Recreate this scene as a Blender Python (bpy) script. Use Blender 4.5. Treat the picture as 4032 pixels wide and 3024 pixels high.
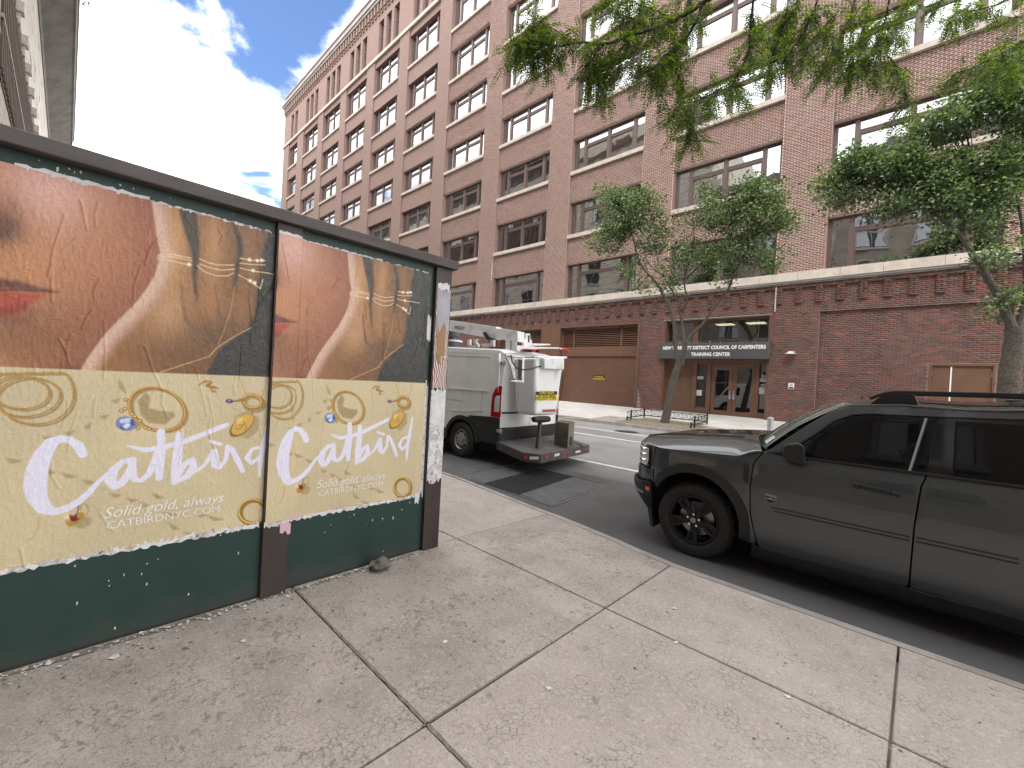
import bpy, bmesh, math, random
import numpy as np
from mathutils import Vector, Matrix
from mathutils.geometry import tessellate_polygon

# ---------------------------------------------------------------- camera, sky, sun, exposure
scene = bpy.context.scene
for o in list(bpy.data.objects): bpy.data.objects.remove(o, do_unlink=True)
col = scene.collection
F, CAM = 1683.0, np.array([0.0, 0.0, 1.58])
def _rot(yaw, pitch, roll):
    cy, sy, cp, sp = math.cos(yaw), math.sin(yaw), math.cos(pitch), math.sin(pitch)
    fwd = np.array([sy*cp, cy*cp, sp]); right = np.array([cy, -sy, 0.0]); up = np.cross(right, fwd)
    cr, sr = math.cos(roll), math.sin(roll)
    return np.array([cr*right+sr*up, -sr*right+cr*up, fwd])
RC = _rot(math.radians(-43.73), math.radians(-.533), math.radians(3.094))
cd = bpy.data.cameras.new('camera'); cam = bpy.data.objects.new('camera', cd); col.objects.link(cam)
cd.sensor_width = 36; cd.lens = F/4032*36; cd.clip_start = .05; cd.clip_end = 1500
m4 = Matrix.Identity(4)
for i in range(3):
    m4[i][0], m4[i][1], m4[i][2], m4[i][3] = RC[0][i], RC[1][i], -RC[2][i], CAM[i]
cam.matrix_world = m4
scene.camera = cam

SUN_EL, SUN_AZ = math.radians(56), math.radians(150)     # soft sun behind thin cloud, from the near-right side
world = bpy.data.worlds.new('World'); scene.world = world; world.use_nodes = True
wn, wl = world.node_tree.nodes, world.node_tree.links
wn.clear()
def wnode(t, **k):
    n = wn.new(t)
    for a, b in k.items(): setattr(n, a, b)
    return n
out = wnode('ShaderNodeOutputWorld'); bg = wnode('ShaderNodeBackground')
sky = wnode('ShaderNodeTexSky', sky_type='NISHITA', sun_disc=False)
sky.sun_elevation = SUN_EL; sky.sun_rotation = SUN_AZ; sky.dust_density = .6; sky.ozone_density = 1.6
tc = wnode('ShaderNodeTexCoord'); sep = wnode('ShaderNodeSeparateXYZ'); wl.new(tc.outputs['Generated'], sep.inputs[0])
def wm(op, a, b=None, clamp=False):
    n = wnode('ShaderNodeMath', operation=op, use_clamp=clamp)
    for i, v in enumerate((a, b)):
        if v is None: continue
        if isinstance(v, (int, float)): n.inputs[i].default_value = v
        else: wl.new(v, n.inputs[i])
    return n.outputs[0]
den = wm('ADD', wm('MAXIMUM', sep.outputs[2], 0.0), .22)
px_ = wm('DIVIDE', sep.outputs[0], den); py_ = wm('DIVIDE', sep.outputs[1], den)
comb = wnode('ShaderNodeCombineXYZ'); wl.new(px_, comb.inputs[0]); wl.new(py_, comb.inputs[1])
nz = wnode('ShaderNodeTexNoise'); nz.inputs['Scale'].default_value = 3.4; nz.inputs['Detail'].default_value = 10
nz.inputs['Roughness'].default_value = .56; nz.inputs['Distortion'].default_value = .35
wl.new(comb.outputs[0], nz.inputs['Vector'])
nz2 = wnode('ShaderNodeTexNoise'); nz2.inputs['Scale'].default_value = .9; nz2.inputs['Detail'].default_value = 6
mp = wnode('ShaderNodeMapping'); mp.inputs['Location'].default_value = (3.1, 7.7, 0); wl.new(comb.outputs[0], mp.inputs[0]); wl.new(mp.outputs[0], nz2.inputs['Vector'])
def hole(px, py, width, amp):
    """a gap in the cloud deck around one compass direction (the gaps seen above the roof line)"""
    c = np.array([(px-2016)/F, -(py-1512)/F, 1.0]); d = RC.T @ c; d = d/np.linalg.norm(d)
    vn = wnode('ShaderNodeVectorMath', operation='DOT_PRODUCT'); wl.new(tc.outputs['Generated'], vn.inputs[0]); vn.inputs[1].default_value = tuple(d)
    mr = wnode('ShaderNodeMapRange', interpolation_type='SMOOTHSTEP')
    mr.inputs['From Min'].default_value = math.cos(math.radians(width)); mr.inputs['From Max'].default_value = 1
    mr.inputs['To Max'].default_value = amp; wl.new(vn.outputs['Value'], mr.inputs[0])
    return mr.outputs[0]
h = wm('ADD', hole(860, 50, 9.5, .20), hole(1130, 30, 8.5, .20))
h = wm('ADD', h, hole(1320, 110, 5, .15)); h = wm('ADD', h, hole(1080, 810, 5, .22))
dens = wm('SUBTRACT', wm('ADD', wm('MULTIPLY', wm('SUBTRACT', nz.outputs[0], .5), 1.25), .665), h)
cov = wnode('ShaderNodeMapRange', interpolation_type='SMOOTHSTEP')
cov.inputs['From Min'].default_value = .40; cov.inputs['From Max'].default_value = .56; wl.new(dens, cov.inputs[0])
cr_ = wnode('ShaderNodeMapRange', interpolation_type='SMOOTHSTEP'); wl.new(nz2.outputs[0], cr_.inputs[0])
cr_.inputs['From Min'].default_value = .26; cr_.inputs['From Max'].default_value = .50
cmix = wnode('ShaderNodeMixRGB'); wl.new(cr_.outputs[0], cmix.inputs[0])
cmix.inputs[1].default_value = (3.9, 4.3, 4.9, 1); cmix.inputs[2].default_value = (16.5, 16.4, 16.2, 1)
skg = wnode('ShaderNodeMixRGB', blend_type='MULTIPLY'); skg.inputs[0].default_value = 1; skg.inputs[2].default_value = (1.05, 1.15, 1.35, 1)
wl.new(sky.outputs[0], skg.inputs[1])
smix = wnode('ShaderNodeMixRGB'); wl.new(cov.outputs[0], smix.inputs[0]); wl.new(skg.outputs[0], smix.inputs[1]); wl.new(cmix.outputs[0], smix.inputs[2])
wl.new(smix.outputs[0], bg.inputs[0]); bg.inputs[1].default_value = .12
wl.new(bg.outputs[0], out.inputs[0])

sl = bpy.data.lights.new('sun', 'SUN'); sl.energy = 1.1; sl.angle = math.radians(14); sl.color = (1, .95, .88)
sun = bpy.data.objects.new('sun', sl); col.objects.link(sun)
sd = Vector((math.sin(SUN_AZ)*math.cos(SUN_EL), math.cos(SUN_AZ)*math.cos(SUN_EL), math.sin(SUN_EL)))
sun.rotation_euler = sd.to_track_quat('Z', 'Y').to_euler(); sun.location = (6, -6, 30)
vs = scene.view_settings; vs.view_transform = 'Standard'; vs.look = 'None'; vs.gamma = 1; vs.exposure = .85; vs.use_curve_mapping = False

# ---------------------------------------------------------------- helpers
def ray(x, y): return RC.T @ np.array([(x-2016)/F, -(y-1512)/F, 1.0])
def atY(x, y, Y): d = ray(x, y); return CAM + d*(Y/d[1])
def atX(x, y, X): d = ray(x, y); return CAM + d*(X/d[0])
def atZ(x, y, z): d = ray(x, y); return CAM + d*((z-CAM[2])/d[2])
def atP(x, y, P, n): d = ray(x, y); return CAM + d*(np.dot(np.array(P)-CAM, n)/np.dot(d, n))
def atD(x, y, dep): return CAM + ray(x, y)*dep
def Zm(o, s): return lambda p: (o[0]+s*p[0], o[1]+s*p[1])
def road_z(Y): return -.055 + .0149*(Y-3.9)
def walk_z(Y): return .225 + .0474*(Y-14.2)
rnd = random.Random(7)
nrg = np.random.default_rng(5)

def tag(o, label=None, cat=None, group=None, kind=None):
    if label: o['label'] = label
    if cat: o['category'] = cat
    if group: o['group'] = group
    if kind: o['kind'] = kind
    return o
def adopt(o, p):
    o.parent = p; q = p; t = Vector((0, 0, 0))
    o.matrix_parent_inverse = Matrix.Translation(-origin_of(p))
    return o
ORG = {}
def origin_of(p): return ORG.get(p.name, Vector((0, 0, 0)))
def thing(name, label, cat, loc, group=None):
    o = bpy.data.objects.new(name, None); col.objects.link(o); o.location = loc; o.empty_display_size = .2
    ORG[o.name] = Vector(loc)
    return tag(o, label, cat, group)
def link(name, me, mat, parent=None, loc=None):
    o = bpy.data.objects.new(name, me); col.objects.link(o)
    if mat is not None and not me.materials: me.materials.append(mat)
    if loc is not None: o.location = loc; ORG[o.name] = Vector(loc)
    if parent is not None: adopt(o, parent)
    return o
class MB:
    def __init__(s, T=None): s.v = []; s.f = []; s.T = T
    def add(s, vs, fs):
        n = len(s.v); s.v += [tuple(v) for v in vs]; s.f += [tuple(i+n for i in f) for f in fs]; return s
    def box(s, x0, x1, y0, y1, z0, z1):
        return s.add([(x0,y0,z0),(x1,y0,z0),(x1,y1,z0),(x0,y1,z0),(x0,y0,z1),(x1,y0,z1),(x1,y1,z1),(x0,y1,z1)],
                     [(0,3,2,1),(4,5,6,7),(0,1,5,4),(1,2,6,5),(2,3,7,6),(3,0,4,7)])
    def hexa(s, b, t):     # two quads, bottom and top
        return s.add(list(b)+list(t), [(0,3,2,1),(4,5,6,7),(0,1,5,4),(1,2,6,5),(2,3,7,6),(3,0,4,7)])
    def prism(s, a, b):    # two matching outlines
        n = len(a); return s.add(list(a)+list(b), [tuple(range(n))[::-1], tuple(range(n, 2*n))]+[(i,(i+1)%n,n+(i+1)%n,n+i) for i in range(n)])
    def quad(s, a, b, c, d): return s.add([a,b,c,d], [(0,1,2,3)])
    def bar(s, a, b, w, hgt=None, up=(0,0,1)):
        a = Vector(a); b = Vector(b); d = (b-a).normalized(); u = Vector(up)
        if abs(d.dot(u)) > .95: u = Vector((1,0,0))
        r = d.cross(u).normalized()*(w/2); u2 = r.cross(d).normalized()*((hgt or w)/2)
        return s.hexa([a-r-u2,a+r-u2,a+r+u2,a-r+u2],[b-r-u2,b+r-u2,b+r+u2,b-r+u2])
    def tube(s, pts, rad, n=8, cap=True):
        pts = [Vector(p) for p in pts]; m = len(pts)
        if isinstance(rad, (int, float)): rad = [rad]*m
        base = len(s.v); pu = None
        for i, p in enumerate(pts):
            d = (pts[min(i+1,m-1)]-pts[max(i-1,0)]).normalized()
            if pu is None:
                pu = Vector((0,0,1)) if abs(d.z) < .9 else Vector((1,0,0))
            u = (pu-d*pu.dot(d)).normalized(); pu = u; w = d.cross(u)
            for k in range(n):
                a = 2*math.pi*k/n; s.v.append(tuple(p+(u*math.cos(a)+w*math.sin(a))*rad[i]))
        for i in range(m-1):
            for k in range(n):
                s.f.append((base+i*n+k, base+i*n+(k+1)%n, base+(i+1)*n+(k+1)%n, base+(i+1)*n+k))
        if cap: s.f.append(tuple(base+k for k in range(n))[::-1]); s.f.append(tuple(base+(m-1)*n+k for k in range(n)))
        return s
    def lathe(s, prof, c, axis='y', n=32, close=False):   # prof: (radius, along axis)
        base = len(s.v); m = len(prof)
        for r, h_ in prof:
            for k in range(n):
                a = 2*math.pi*k/n; p = (r*math.cos(a), r*math.sin(a))
                s.v.append({'y': (c[0]+p[0], c[1]+h_, c[2]+p[1]), 'z': (c[0]+p[0], c[1]+p[1], c[2]+h_), 'x': (c[0]+h_, c[1]+p[0], c[2]+p[1])}[axis])
        for i in range(m-1):
            for k in range(n): s.f.append((base+i*n+k, base+i*n+(k+1)%n, base+(i+1)*n+(k+1)%n, base+(i+1)*n+k))
        if not close: s.f.append(tuple(base+k for k in range(n))[::-1]); s.f.append(tuple(base+(m-1)*n+k for k in range(n)))
        return s
    def build(s, name, mat, parent=None, smooth=False, bevel=0, seg=2, loc=None, fix=True):
        me = bpy.data.meshes.new(name); v = [s.T(*p) for p in s.v] if s.T else s.v
        me.from_pydata([tuple(map(float, p)) for p in v], [], s.f); me.update()
        if fix:
            bm = bmesh.new(); bm.from_mesh(me); bmesh.ops.recalc_face_normals(bm, faces=bm.faces); bm.to_mesh(me); bm.free()
        o = link(name, me, mat, parent, loc)
        if smooth: soft(o)
        if bevel:
            b = o.modifiers.new('bevel', 'BEVEL'); b.width = bevel; b.segments = seg; b.limit_method = 'ANGLE'; b.angle_limit = math.radians(35)
        return o
def soft(o, ang=38):
    me = o.data; me.polygons.foreach_set('use_smooth', [True]*len(me.polygons))
    bm = bmesh.new(); bm.from_mesh(me)
    for e in bm.edges: e.smooth = not (len(e.link_faces) == 2 and e.calc_face_angle(0) > math.radians(ang))
    bm.to_mesh(me); bm.free()
def panel(name, outline, fn, mat, parent=None, du=.06, dv=.06, thick=.012, bevel=.003, out=None, smooth=True):
    """a curved sheet: outline in (u,v), cut by a grid, mapped by fn(u,v) to space, given thickness"""
    bm = bmesh.new()
    us = [p[0] for p in outline]; vv = [p[1] for p in outline]; n_o = len(outline)
    area = abs(sum(us[i]*vv[(i+1)%n_o]-us[(i+1)%n_o]*vv[i] for i in range(n_o)))/2
    def tri(order):
        ol = [outline[i] for i in order]; k = max(us)-min(us); q = max(vv)-min(vv)
        return [tuple(order[i] for i in t_) for t_ in tessellate_polygon([[Vector((u/k, v/q, 0)) for u, v in ol]])]
    best = None
    for sh in range(0, n_o, max(1, n_o//6)):
        for rev in (1, -1):
            order = [(i+sh)%n_o for i in range(n_o)][::rev]; ts = tri(order)
            a_ = sum(abs((us[b]-us[a])*(vv[c]-vv[a])-(us[c]-us[a])*(vv[b]-vv[a])) for a, b, c in ts)/2
            if best is None or abs(a_-area) < best[0]: best = (abs(a_-area), ts)
        if best[0] < 1e-4*area: break
    vs_ = [bm.verts.new((u, v, 0)) for u, v in outline]
    for t_ in best[1]:
        try: bm.faces.new([vs_[i] for i in t_])
        except ValueError: pass
    if best[0] > .01*area: print('PANEL', name, best[0], area)
    def cuts(lo, hi, st):
        k = math.floor(lo/st)+1; r = []
        while k*st < hi-1e-4: r.append(k*st); k += 1
        return r
    for u in cuts(min(us), max(us), du): bmesh.ops.bisect_plane(bm, geom=bm.verts[:]+bm.edges[:]+bm.faces[:], plane_co=(u,0,0), plane_no=(1,0,0), dist=1e-5)
    for v in cuts(min(vv), max(vv), dv): bmesh.ops.bisect_plane(bm, geom=bm.verts[:]+bm.edges[:]+bm.faces[:], plane_co=(0,v,0), plane_no=(0,1,0), dist=1e-5)
    bmesh.ops.remove_doubles(bm, verts=bm.verts[:], dist=1e-5)
    for v in bm.verts: v.co = Vector([float(t) for t in fn(v.co.x, v.co.y)])
    bm.normal_update(); bmesh.ops.recalc_face_normals(bm, faces=bm.faces[:])
    if out is not None and len(bm.faces):
        n = sum((f.normal*f.calc_area() for f in bm.faces), Vector())
        if n.dot(Vector(out)) < 0: bmesh.ops.reverse_faces(bm, faces=bm.faces[:])
    me = bpy.data.meshes.new(name); bm.to_mesh(me); bm.free()
    if smooth: me.polygons.foreach_set('use_smooth', [True]*len(me.polygons))
    o = link(name, me, mat, parent)
    if thick:
        sm = o.modifiers.new('solid', 'SOLIDIFY'); sm.thickness = thick; sm.offset = -1
        if bevel:
            b = o.modifiers.new('bevel', 'BEVEL'); b.width = bevel; b.segments = 2; b.limit_method = 'ANGLE'; b.angle_limit = math.radians(50)
    return o
def text(name, s, size, fn, mat, parent=None, extrude=.004, offset=0., shear=0., align='LEFT', xs=1., spacing=1.):
    cu = bpy.data.curves.new(name, 'FONT'); cu.body = s; cu.size = size; cu.extrude = extrude; cu.offset = offset; cu.shear = shear
    cu.align_x = align; cu.space_character = spacing; cu.resolution_u = 3
    to = bpy.data.objects.new(name, cu); col.objects.link(to)
    me = bpy.data.meshes.new_from_object(to.evaluated_get(bpy.context.evaluated_depsgraph_get()))
    bpy.data.objects.remove(to, do_unlink=True); bpy.data.curves.remove(cu)
    for v in me.vertices: v.co = Vector([float(t) for t in fn(v.co.x*xs, v.co.y, v.co.z)])
    me.materials.clear()
    return link(name, me, mat, parent)

# ---------------------------------------------------------------- materials
MATS = {}
def M(name, c, rough=.6, metal=0., var=None, c2=None, bump=None, coat=0., spec=.5, emit=None, ramp=None, island=None, sss=0):
    """procedural surface: colour c, mottled towards c2 by noise var=(scale, detail, lo, hi), bump=(scale, strength)"""
    m = bpy.data.materials.new(name); m.use_nodes = True; MATS[name] = m
    n, l = m.node_tree.nodes, m.node_tree.links; p = n['Principled BSDF']
    p.inputs['Base Color'].default_value = (*c, 1); p.inputs['Roughness'].default_value = rough; p.inputs['Metallic'].default_value = metal
    p.inputs['Specular IOR Level'].default_value = spec
    if coat: p.inputs['Coat Weight'].default_value = coat; p.inputs['Coat Roughness'].default_value = .03
    if emit: p.inputs['Emission Color'].default_value = (*c, 1); p.inputs['Emission Strength'].default_value = emit
    t = n.new('ShaderNodeTexCoord')
    if var:
        z = n.new('ShaderNodeTexNoise'); z.inputs['Scale'].default_value = var[0]; z.inputs['Detail'].default_value = var[1]; z.inputs['Roughness'].default_value = .62
        l.new(t.outputs['Object'], z.inputs['Vector'])
        r = n.new('ShaderNodeMapRange'); r.inputs['From Min'].default_value = var[2]; r.inputs['From Max'].default_value = var[3]; l.new(z.outputs[0], r.inputs[0])
        x = n.new('ShaderNodeMixRGB'); x.inputs[1].default_value = (*c, 1); x.inputs[2].default_value = (*(c2 or tuple(q*.6 for q in c)), 1)
        l.new(r.outputs[0], x.inputs[0]); l.new(x.outputs[0], p.inputs['Base Color'])
    if bump:
        z = n.new('ShaderNodeTexNoise'); z.inputs['Scale'].default_value = bump[0]; z.inputs['Detail'].default_value = 6; l.new(t.outputs['Object'], z.inputs['Vector'])
        b = n.new('ShaderNodeBump'); b.inputs['Strength'].default_value = bump[1]; b.inputs['Distance'].default_value = .02; l.new(z.outputs[0], b.inputs['Height']); l.new(b.outputs[0], p.inputs['Normal'])
    return m
class NT:
    """small node-tree writer for the few richer surfaces"""
    def __init__(s, name):
        s.m = bpy.data.materials.new(name); s.m.use_nodes = True; MATS[name] = s.m
        s.n, s.l = s.m.node_tree.nodes, s.m.node_tree.links; s.p = s.n['Principled BSDF']; s.tc = s.n.new('ShaderNodeTexCoord')
        s.obj = s.tc.outputs['Object']
    def set(s, i, v):
        if hasattr(v, 'is_linked') or hasattr(v, 'links'): s.l.new(v, i)
        else: i.default_value = (*v, 1) if isinstance(v, tuple) and len(v) == 3 and i.type == 'RGBA' else v
    def noise(s, scale, det=5, vec=None, rough=.6, dist=0):
        z = s.n.new('ShaderNodeTexNoise'); z.inputs['Scale'].default_value = scale; z.inputs['Detail'].default_value = det
        z.inputs['Roughness'].default_value = rough; z.inputs['Distortion'].default_value = dist; s.l.new(vec or s.obj, z.inputs['Vector']); return z.outputs[0]
    def voro(s, scale, vec=None, feat='F1', out='Distance', rnd_=1):
        z = s.n.new('ShaderNodeTexVoronoi'); z.feature = feat; z.inputs['Scale'].default_value = scale; z.inputs['Randomness'].default_value = rnd_; s.l.new(vec or s.obj, z.inputs['Vector']); return z.outputs[out]
    def mr(s, v, a, b, c=0., d=1., smooth=True):
        r = s.n.new('ShaderNodeMapRange'); r.interpolation_type = 'SMOOTHSTEP' if smooth else 'LINEAR'
        s.l.new(v, r.inputs[0])
        for i, q in enumerate((a, b, c, d)): r.inputs[i+1].default_value = q
        return r.outputs[0]
    def mix(s, f, a, b, mode='MIX'):
        x = s.n.new('ShaderNodeMixRGB'); x.blend_type = mode; s.set(x.inputs[0], f); s.set(x.inputs[1], a); s.set(x.inputs[2], b); return x.outputs[0]
    def math(s, op, a, b=0., clamp=False):
        x = s.n.new('ShaderNodeMath'); x.operation = op; x.use_clamp = clamp; s.set(x.inputs[0], a); s.set(x.inputs[1], b); return x.outputs[0]
    def map(s, scale=(1,1,1), loc=(0,0,0), rot=(0,0,0), vec=None):
        x = s.n.new('ShaderNodeMapping'); x.inputs['Scale'].default_value = scale; x.inputs['Location'].default_value = loc; x.inputs['Rotation'].default_value = rot
        s.l.new(vec or s.obj, x.inputs[0]); return x.outputs[0]
    def bump(s, hgt, st=.4, dist=.02):
        b = s.n.new('ShaderNodeBump'); b.inputs['Strength'].default_value = st; b.inputs['Distance'].default_value = dist; s.l.new(hgt, b.inputs['Height']); s.l.new(b.outputs[0], s.p.inputs['Normal'])
    def color(s, v): s.set(s.p.inputs['Base Color'], v)
    def rough(s, v): s.set(s.p.inputs['Roughness'], v)
    def sep(s, vec):
        x = s.n.new('ShaderNodeSeparateXYZ'); s.l.new(vec, x.inputs[0]); return x.outputs
    def comb(s, a, b, c=0.):
        x = s.n.new('ShaderNodeCombineXYZ'); s.set(x.inputs[0], a); s.set(x.inputs[1], b); s.set(x.inputs[2], c); return x.outputs[0]
    def ramp(s, f, stops):
        x = s.n.new('ShaderNodeValToRGB'); e = x.color_ramp.elements
        while len(e) < len(stops): e.new(.5)
        for i, (p_, c_) in enumerate(stops): e[i].position = p_; e[i].color = (*c_, 1)
        s.l.new(f, x.inputs[0]); return x.outputs[0]

# concrete pavement
t = NT('pavement'); a = t.noise(1.1, 6); b = t.noise(95, 3); c = t.voro(120); d = t.noise(9, 5)
k = t.mix(t.mr(a, .35, .68), (.40,.355,.325), (.325,.285,.262)); k = t.mix(t.mr(b, .5, .68, 0, .6), k, (.20,.175,.165)); k = t.mix(t.mr(c, .0, .24, .45, 0), k, (.50,.465,.43))
e_ = t.voro(38); k = t.mix(t.mr(e_, .08, .2, .5, 0), k, (.23,.20,.185)); f_ = t.noise(34, 4); k = t.mix(t.mr(f_, .52, .66, 0, .45), k, (.50,.46,.42)); k = t.mix(t.mr(d, .58, .72, 0, .42), k, (.20,.178,.165))
g = t.voro(3.1, out='Distance'); k = t.mix(t.mr(g, .028, .042, .75, 0), k, (.10,.09,.085))
g2 = t.voro(5.3, vec=t.map(loc=(4.2,1.7,0))); k = t.mix(t.mr(g2, .05, .09, .3, 0), k, (.15,.14,.13))
w_ = t.map(vec=t.obj); jn = t.n.new('ShaderNodeVectorMath'); jn.operation = 'ADD'; t.l.new(t.obj, jn.inputs[0]); jz = t.n.new('ShaderNodeTexNoise'); jz.inputs['Scale'].default_value = 30; t.l.new(t.obj, jz.inputs['Vector']); js = t.n.new('ShaderNodeVectorMath'); js.operation = 'SCALE'; js.inputs['Scale'].default_value = .035; t.l.new(jz.outputs['Color'], js.inputs[0]); t.l.new(js.outputs[0], jn.inputs[1]); ce = t.voro(26, vec=jn.outputs[0], feat='DISTANCE_TO_EDGE'); cm_ = t.mr(t.noise(5, 4), .42, .62, 0, 1); k = t.mix(t.math('MULTIPLY', t.mr(ce, .0, .07, .75, 0), cm_), k, (.14,.12,.11)); sp_ = t.voro(75); k = t.mix(t.math('MULTIPLY', t.mr(sp_, .16, .24, .8, 0), t.mr(t.noise(11, 3), .45, .6)), k, (.13,.115,.105)); t.color(k); t.rough(.85); t.bump(t.mix(.45, b, c), .35, .006)
# the dirtier strip of pavement under the hoarding: stains with their own ragged outline
t = NT('pavement_dirty'); a = t.noise(2.2, 7); b = t.noise(95, 3); c = t.voro(120); d = t.math('MULTIPLY', t.noise(26, 6, dist=.8), t.mr(t.noise(1.9, 4), .3, .7, .86, 1.12))
k = t.mix(t.mr(a, .32, .66), (.385,.34,.315), (.29,.255,.235)); k = t.mix(t.mr(b, .5, .66, 0, .65), k, (.18,.16,.15)); k = t.mix(t.mr(c, .0, .22, .35, 0), k, (.47,.43,.40))
f_ = t.noise(34, 4); k = t.mix(t.mr(f_, .52, .66, 0, .4), k, (.47,.43,.39)); e_ = t.voro(30); k = t.mix(t.mr(e_, .1, .22, .5, 0), k, (.19,.165,.15)); k = t.mix(t.mr(d, .555, .67, 0, .62), k, (.12,.105,.1))
g = t.voro(5.0); k = t.mix(t.mr(g, .05, .075, .8, 0), k, (.09,.08,.075))
w_ = t.map(vec=t.obj); jn = t.n.new('ShaderNodeVectorMath'); jn.operation = 'ADD'; t.l.new(t.obj, jn.inputs[0]); jz = t.n.new('ShaderNodeTexNoise'); jz.inputs['Scale'].default_value = 30; t.l.new(t.obj, jz.inputs['Vector']); js = t.n.new('ShaderNodeVectorMath'); js.operation = 'SCALE'; js.inputs['Scale'].default_value = .035; t.l.new(jz.outputs['Color'], js.inputs[0]); t.l.new(js.outputs[0], jn.inputs[1]); ce = t.voro(26, vec=jn.outputs[0], feat='DISTANCE_TO_EDGE'); cm_ = t.mr(t.noise(5, 4), .42, .62, 0, 1); k = t.mix(t.math('MULTIPLY', t.mr(ce, .0, .07, .75, 0), cm_), k, (.14,.12,.11)); sp_ = t.voro(75); k = t.mix(t.math('MULTIPLY', t.mr(sp_, .16, .24, .8, 0), t.mr(t.noise(11, 3), .45, .6)), k, (.13,.115,.105)); t.color(k); t.rough(.85); t.bump(t.mix(.45, b, c), .35, .006)
t = NT('kerb_concrete'); a = t.noise(3, 6); b = t.noise(110, 3)
t.color(t.mix(t.mr(b, .45, .7, 0, .5), t.mix(t.mr(a, .35, .65), (.36,.33,.305), (.25,.23,.215)), (.17,.155,.15))); t.rough(.85); t.bump(b, .3, .006)
t = NT('far_pavement'); a = t.noise(1.6, 6); b = t.noise(60, 3)
t.color(t.mix(t.mr(b, .45, .75, 0, .3), t.mix(t.mr(a, .35, .65), (.56,.54,.52), (.46,.445,.43)), (.34,.33,.32))); t.rough(.85)
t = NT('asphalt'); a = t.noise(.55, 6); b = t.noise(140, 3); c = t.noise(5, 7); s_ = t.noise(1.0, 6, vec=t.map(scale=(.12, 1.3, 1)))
k = t.mix(t.mr(a, .35, .65), (.25,.245,.25), (.19,.185,.19)); k = t.mix(t.mr(s_, .45, .7, 0, .45), k, (.31,.305,.305)); k = t.mix(t.mr(b, .5, .72, 0, .5), k, (.11,.11,.112)); k = t.mix(t.mr(c, .62, .75, 0, .5), k, (.33,.325,.32)); yy = t.math('ADD', t.sep(t.obj)[1], t.math('MULTIPLY', t.noise(.8, 4), 1.6)); k = t.mix(t.mr(yy, 6.6, 8.6, .74, 0), k, (.04,.039,.041))  # near lane is darker asphalt, deepened further as painted shade beneath the SUV
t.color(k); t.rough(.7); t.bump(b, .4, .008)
t = NT('asphalt_patch'); a = t.noise(1.5, 5); b = t.noise(150, 3)
t.color(t.mix(t.mr(b, .45, .7, 0, .6), t.mix(t.mr(a, .35, .65), (.085,.083,.085), (.06,.06,.062)), (.14,.14,.14))); t.rough(.75); t.bump(b, .4, .008)
t = NT('road_paint'); a = t.noise(30, 5); t.color(t.mix(t.mr(a, .52, .68), (.72,.72,.70), (.25,.25,.25))); t.rough(.7)
M('ground_earth', (.16,.14,.12), .95, var=(2,5,.35,.65))
M('soil', (.28,.235,.18), .95, var=(18,6,.35,.62), c2=(.12,.10,.075), bump=(60,.6))
M('steel_plate', (.13,.135,.14), .55, .25, var=(6,6,.35,.7), c2=(.075,.075,.08), bump=(90,.2))
M('grate_steel', (.07,.07,.075), .5, .6, var=(30,3,.4,.7))
# brick: bricks are geometry; the random-per-piece tone gives each its own firing colour
def brickmat(name, stops, rough=.85):
    t = NT(name); gi = t.n.new('ShaderNodeNewGeometry'); oi = t.n.new('ShaderNodeObjectInfo')
    f = t.math('FRACT', t.math('ADD', gi.outputs['Random Per Island'], oi.outputs['Random']))
    k = t.ramp(f, stops); z = t.noise(2.3, 5); k = t.mix(t.mr(z, .3, .75, 0, .35), k, (.16,.115,.10)); z2 = t.noise(70, 4); k = t.mix(t.mr(z2, .5, .8, 0, .4), k, (.10,.06,.05))
    t.color(k); t.rough(rough); t.bump(z2, .25, .006); return t.m
brickmat('brick_upper', [(0,(.19,.085,.066)),(.22,(.255,.112,.085)),(.42,(.145,.078,.066)),(.6,(.225,.12,.095)),(.8,(.125,.082,.073)),(.92,(.20,.14,.118)),(1,(.285,.125,.092))])
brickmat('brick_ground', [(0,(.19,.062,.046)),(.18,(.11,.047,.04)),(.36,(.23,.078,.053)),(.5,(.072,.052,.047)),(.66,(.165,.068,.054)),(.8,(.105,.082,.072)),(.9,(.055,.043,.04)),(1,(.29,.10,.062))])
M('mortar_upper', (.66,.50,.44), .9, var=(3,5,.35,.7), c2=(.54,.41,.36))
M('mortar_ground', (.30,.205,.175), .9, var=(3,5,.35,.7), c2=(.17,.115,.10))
def bricktex(name, c1, c2, mo, msize=.012):
    """far courses, too small to tell apart"""
    t = NT(name); X = t.sep(t.obj); gn = t.n.new('ShaderNodeNewGeometry'); N = t.sep(gn.outputs['Normal'])
    ax = t.math('GREATER_THAN', t.math('ABSOLUTE', N[0]), .7)
    u = t.math('ADD', t.math('MULTIPLY', X[0], t.math('SUBTRACT', 1., ax)), t.math('MULTIPLY', X[1], ax))
    b = t.n.new('ShaderNodeTexBrick'); t.l.new(t.comb(u, X[2]), b.inputs['Vector'])
    b.inputs['Scale'].default_value = 1; b.inputs['Brick Width'].default_value = .215; b.inputs['Row Height'].default_value = .0688; b.inputs['Mortar Size'].default_value = msize
    b.inputs['Color1'].default_value = (*c1, 1); b.inputs['Color2'].default_value = (*c2, 1); b.inputs['Mortar'].default_value = (*mo, 1); b.inputs['Mortar Smooth'].default_value = .2; b.inputs['Bias'].default_value = 0
    z = t.noise(.35, 5); z2 = t.noise(6, 5)
    k = t.mix(t.mr(z2, .4, .75, 0, .4), b.outputs['Color'], (.20,.125,.11)); k = t.mix(t.mr(z, .45, .75, 0, .12), k, (.32,.24,.21)); t.color(k); t.rough(.88); t.bump(b.outputs['Fac'], -.3, .01); return t.m
bricktex('brick_far', (.205,.10,.08), (.12,.068,.058), (.42,.32,.28))
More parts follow.
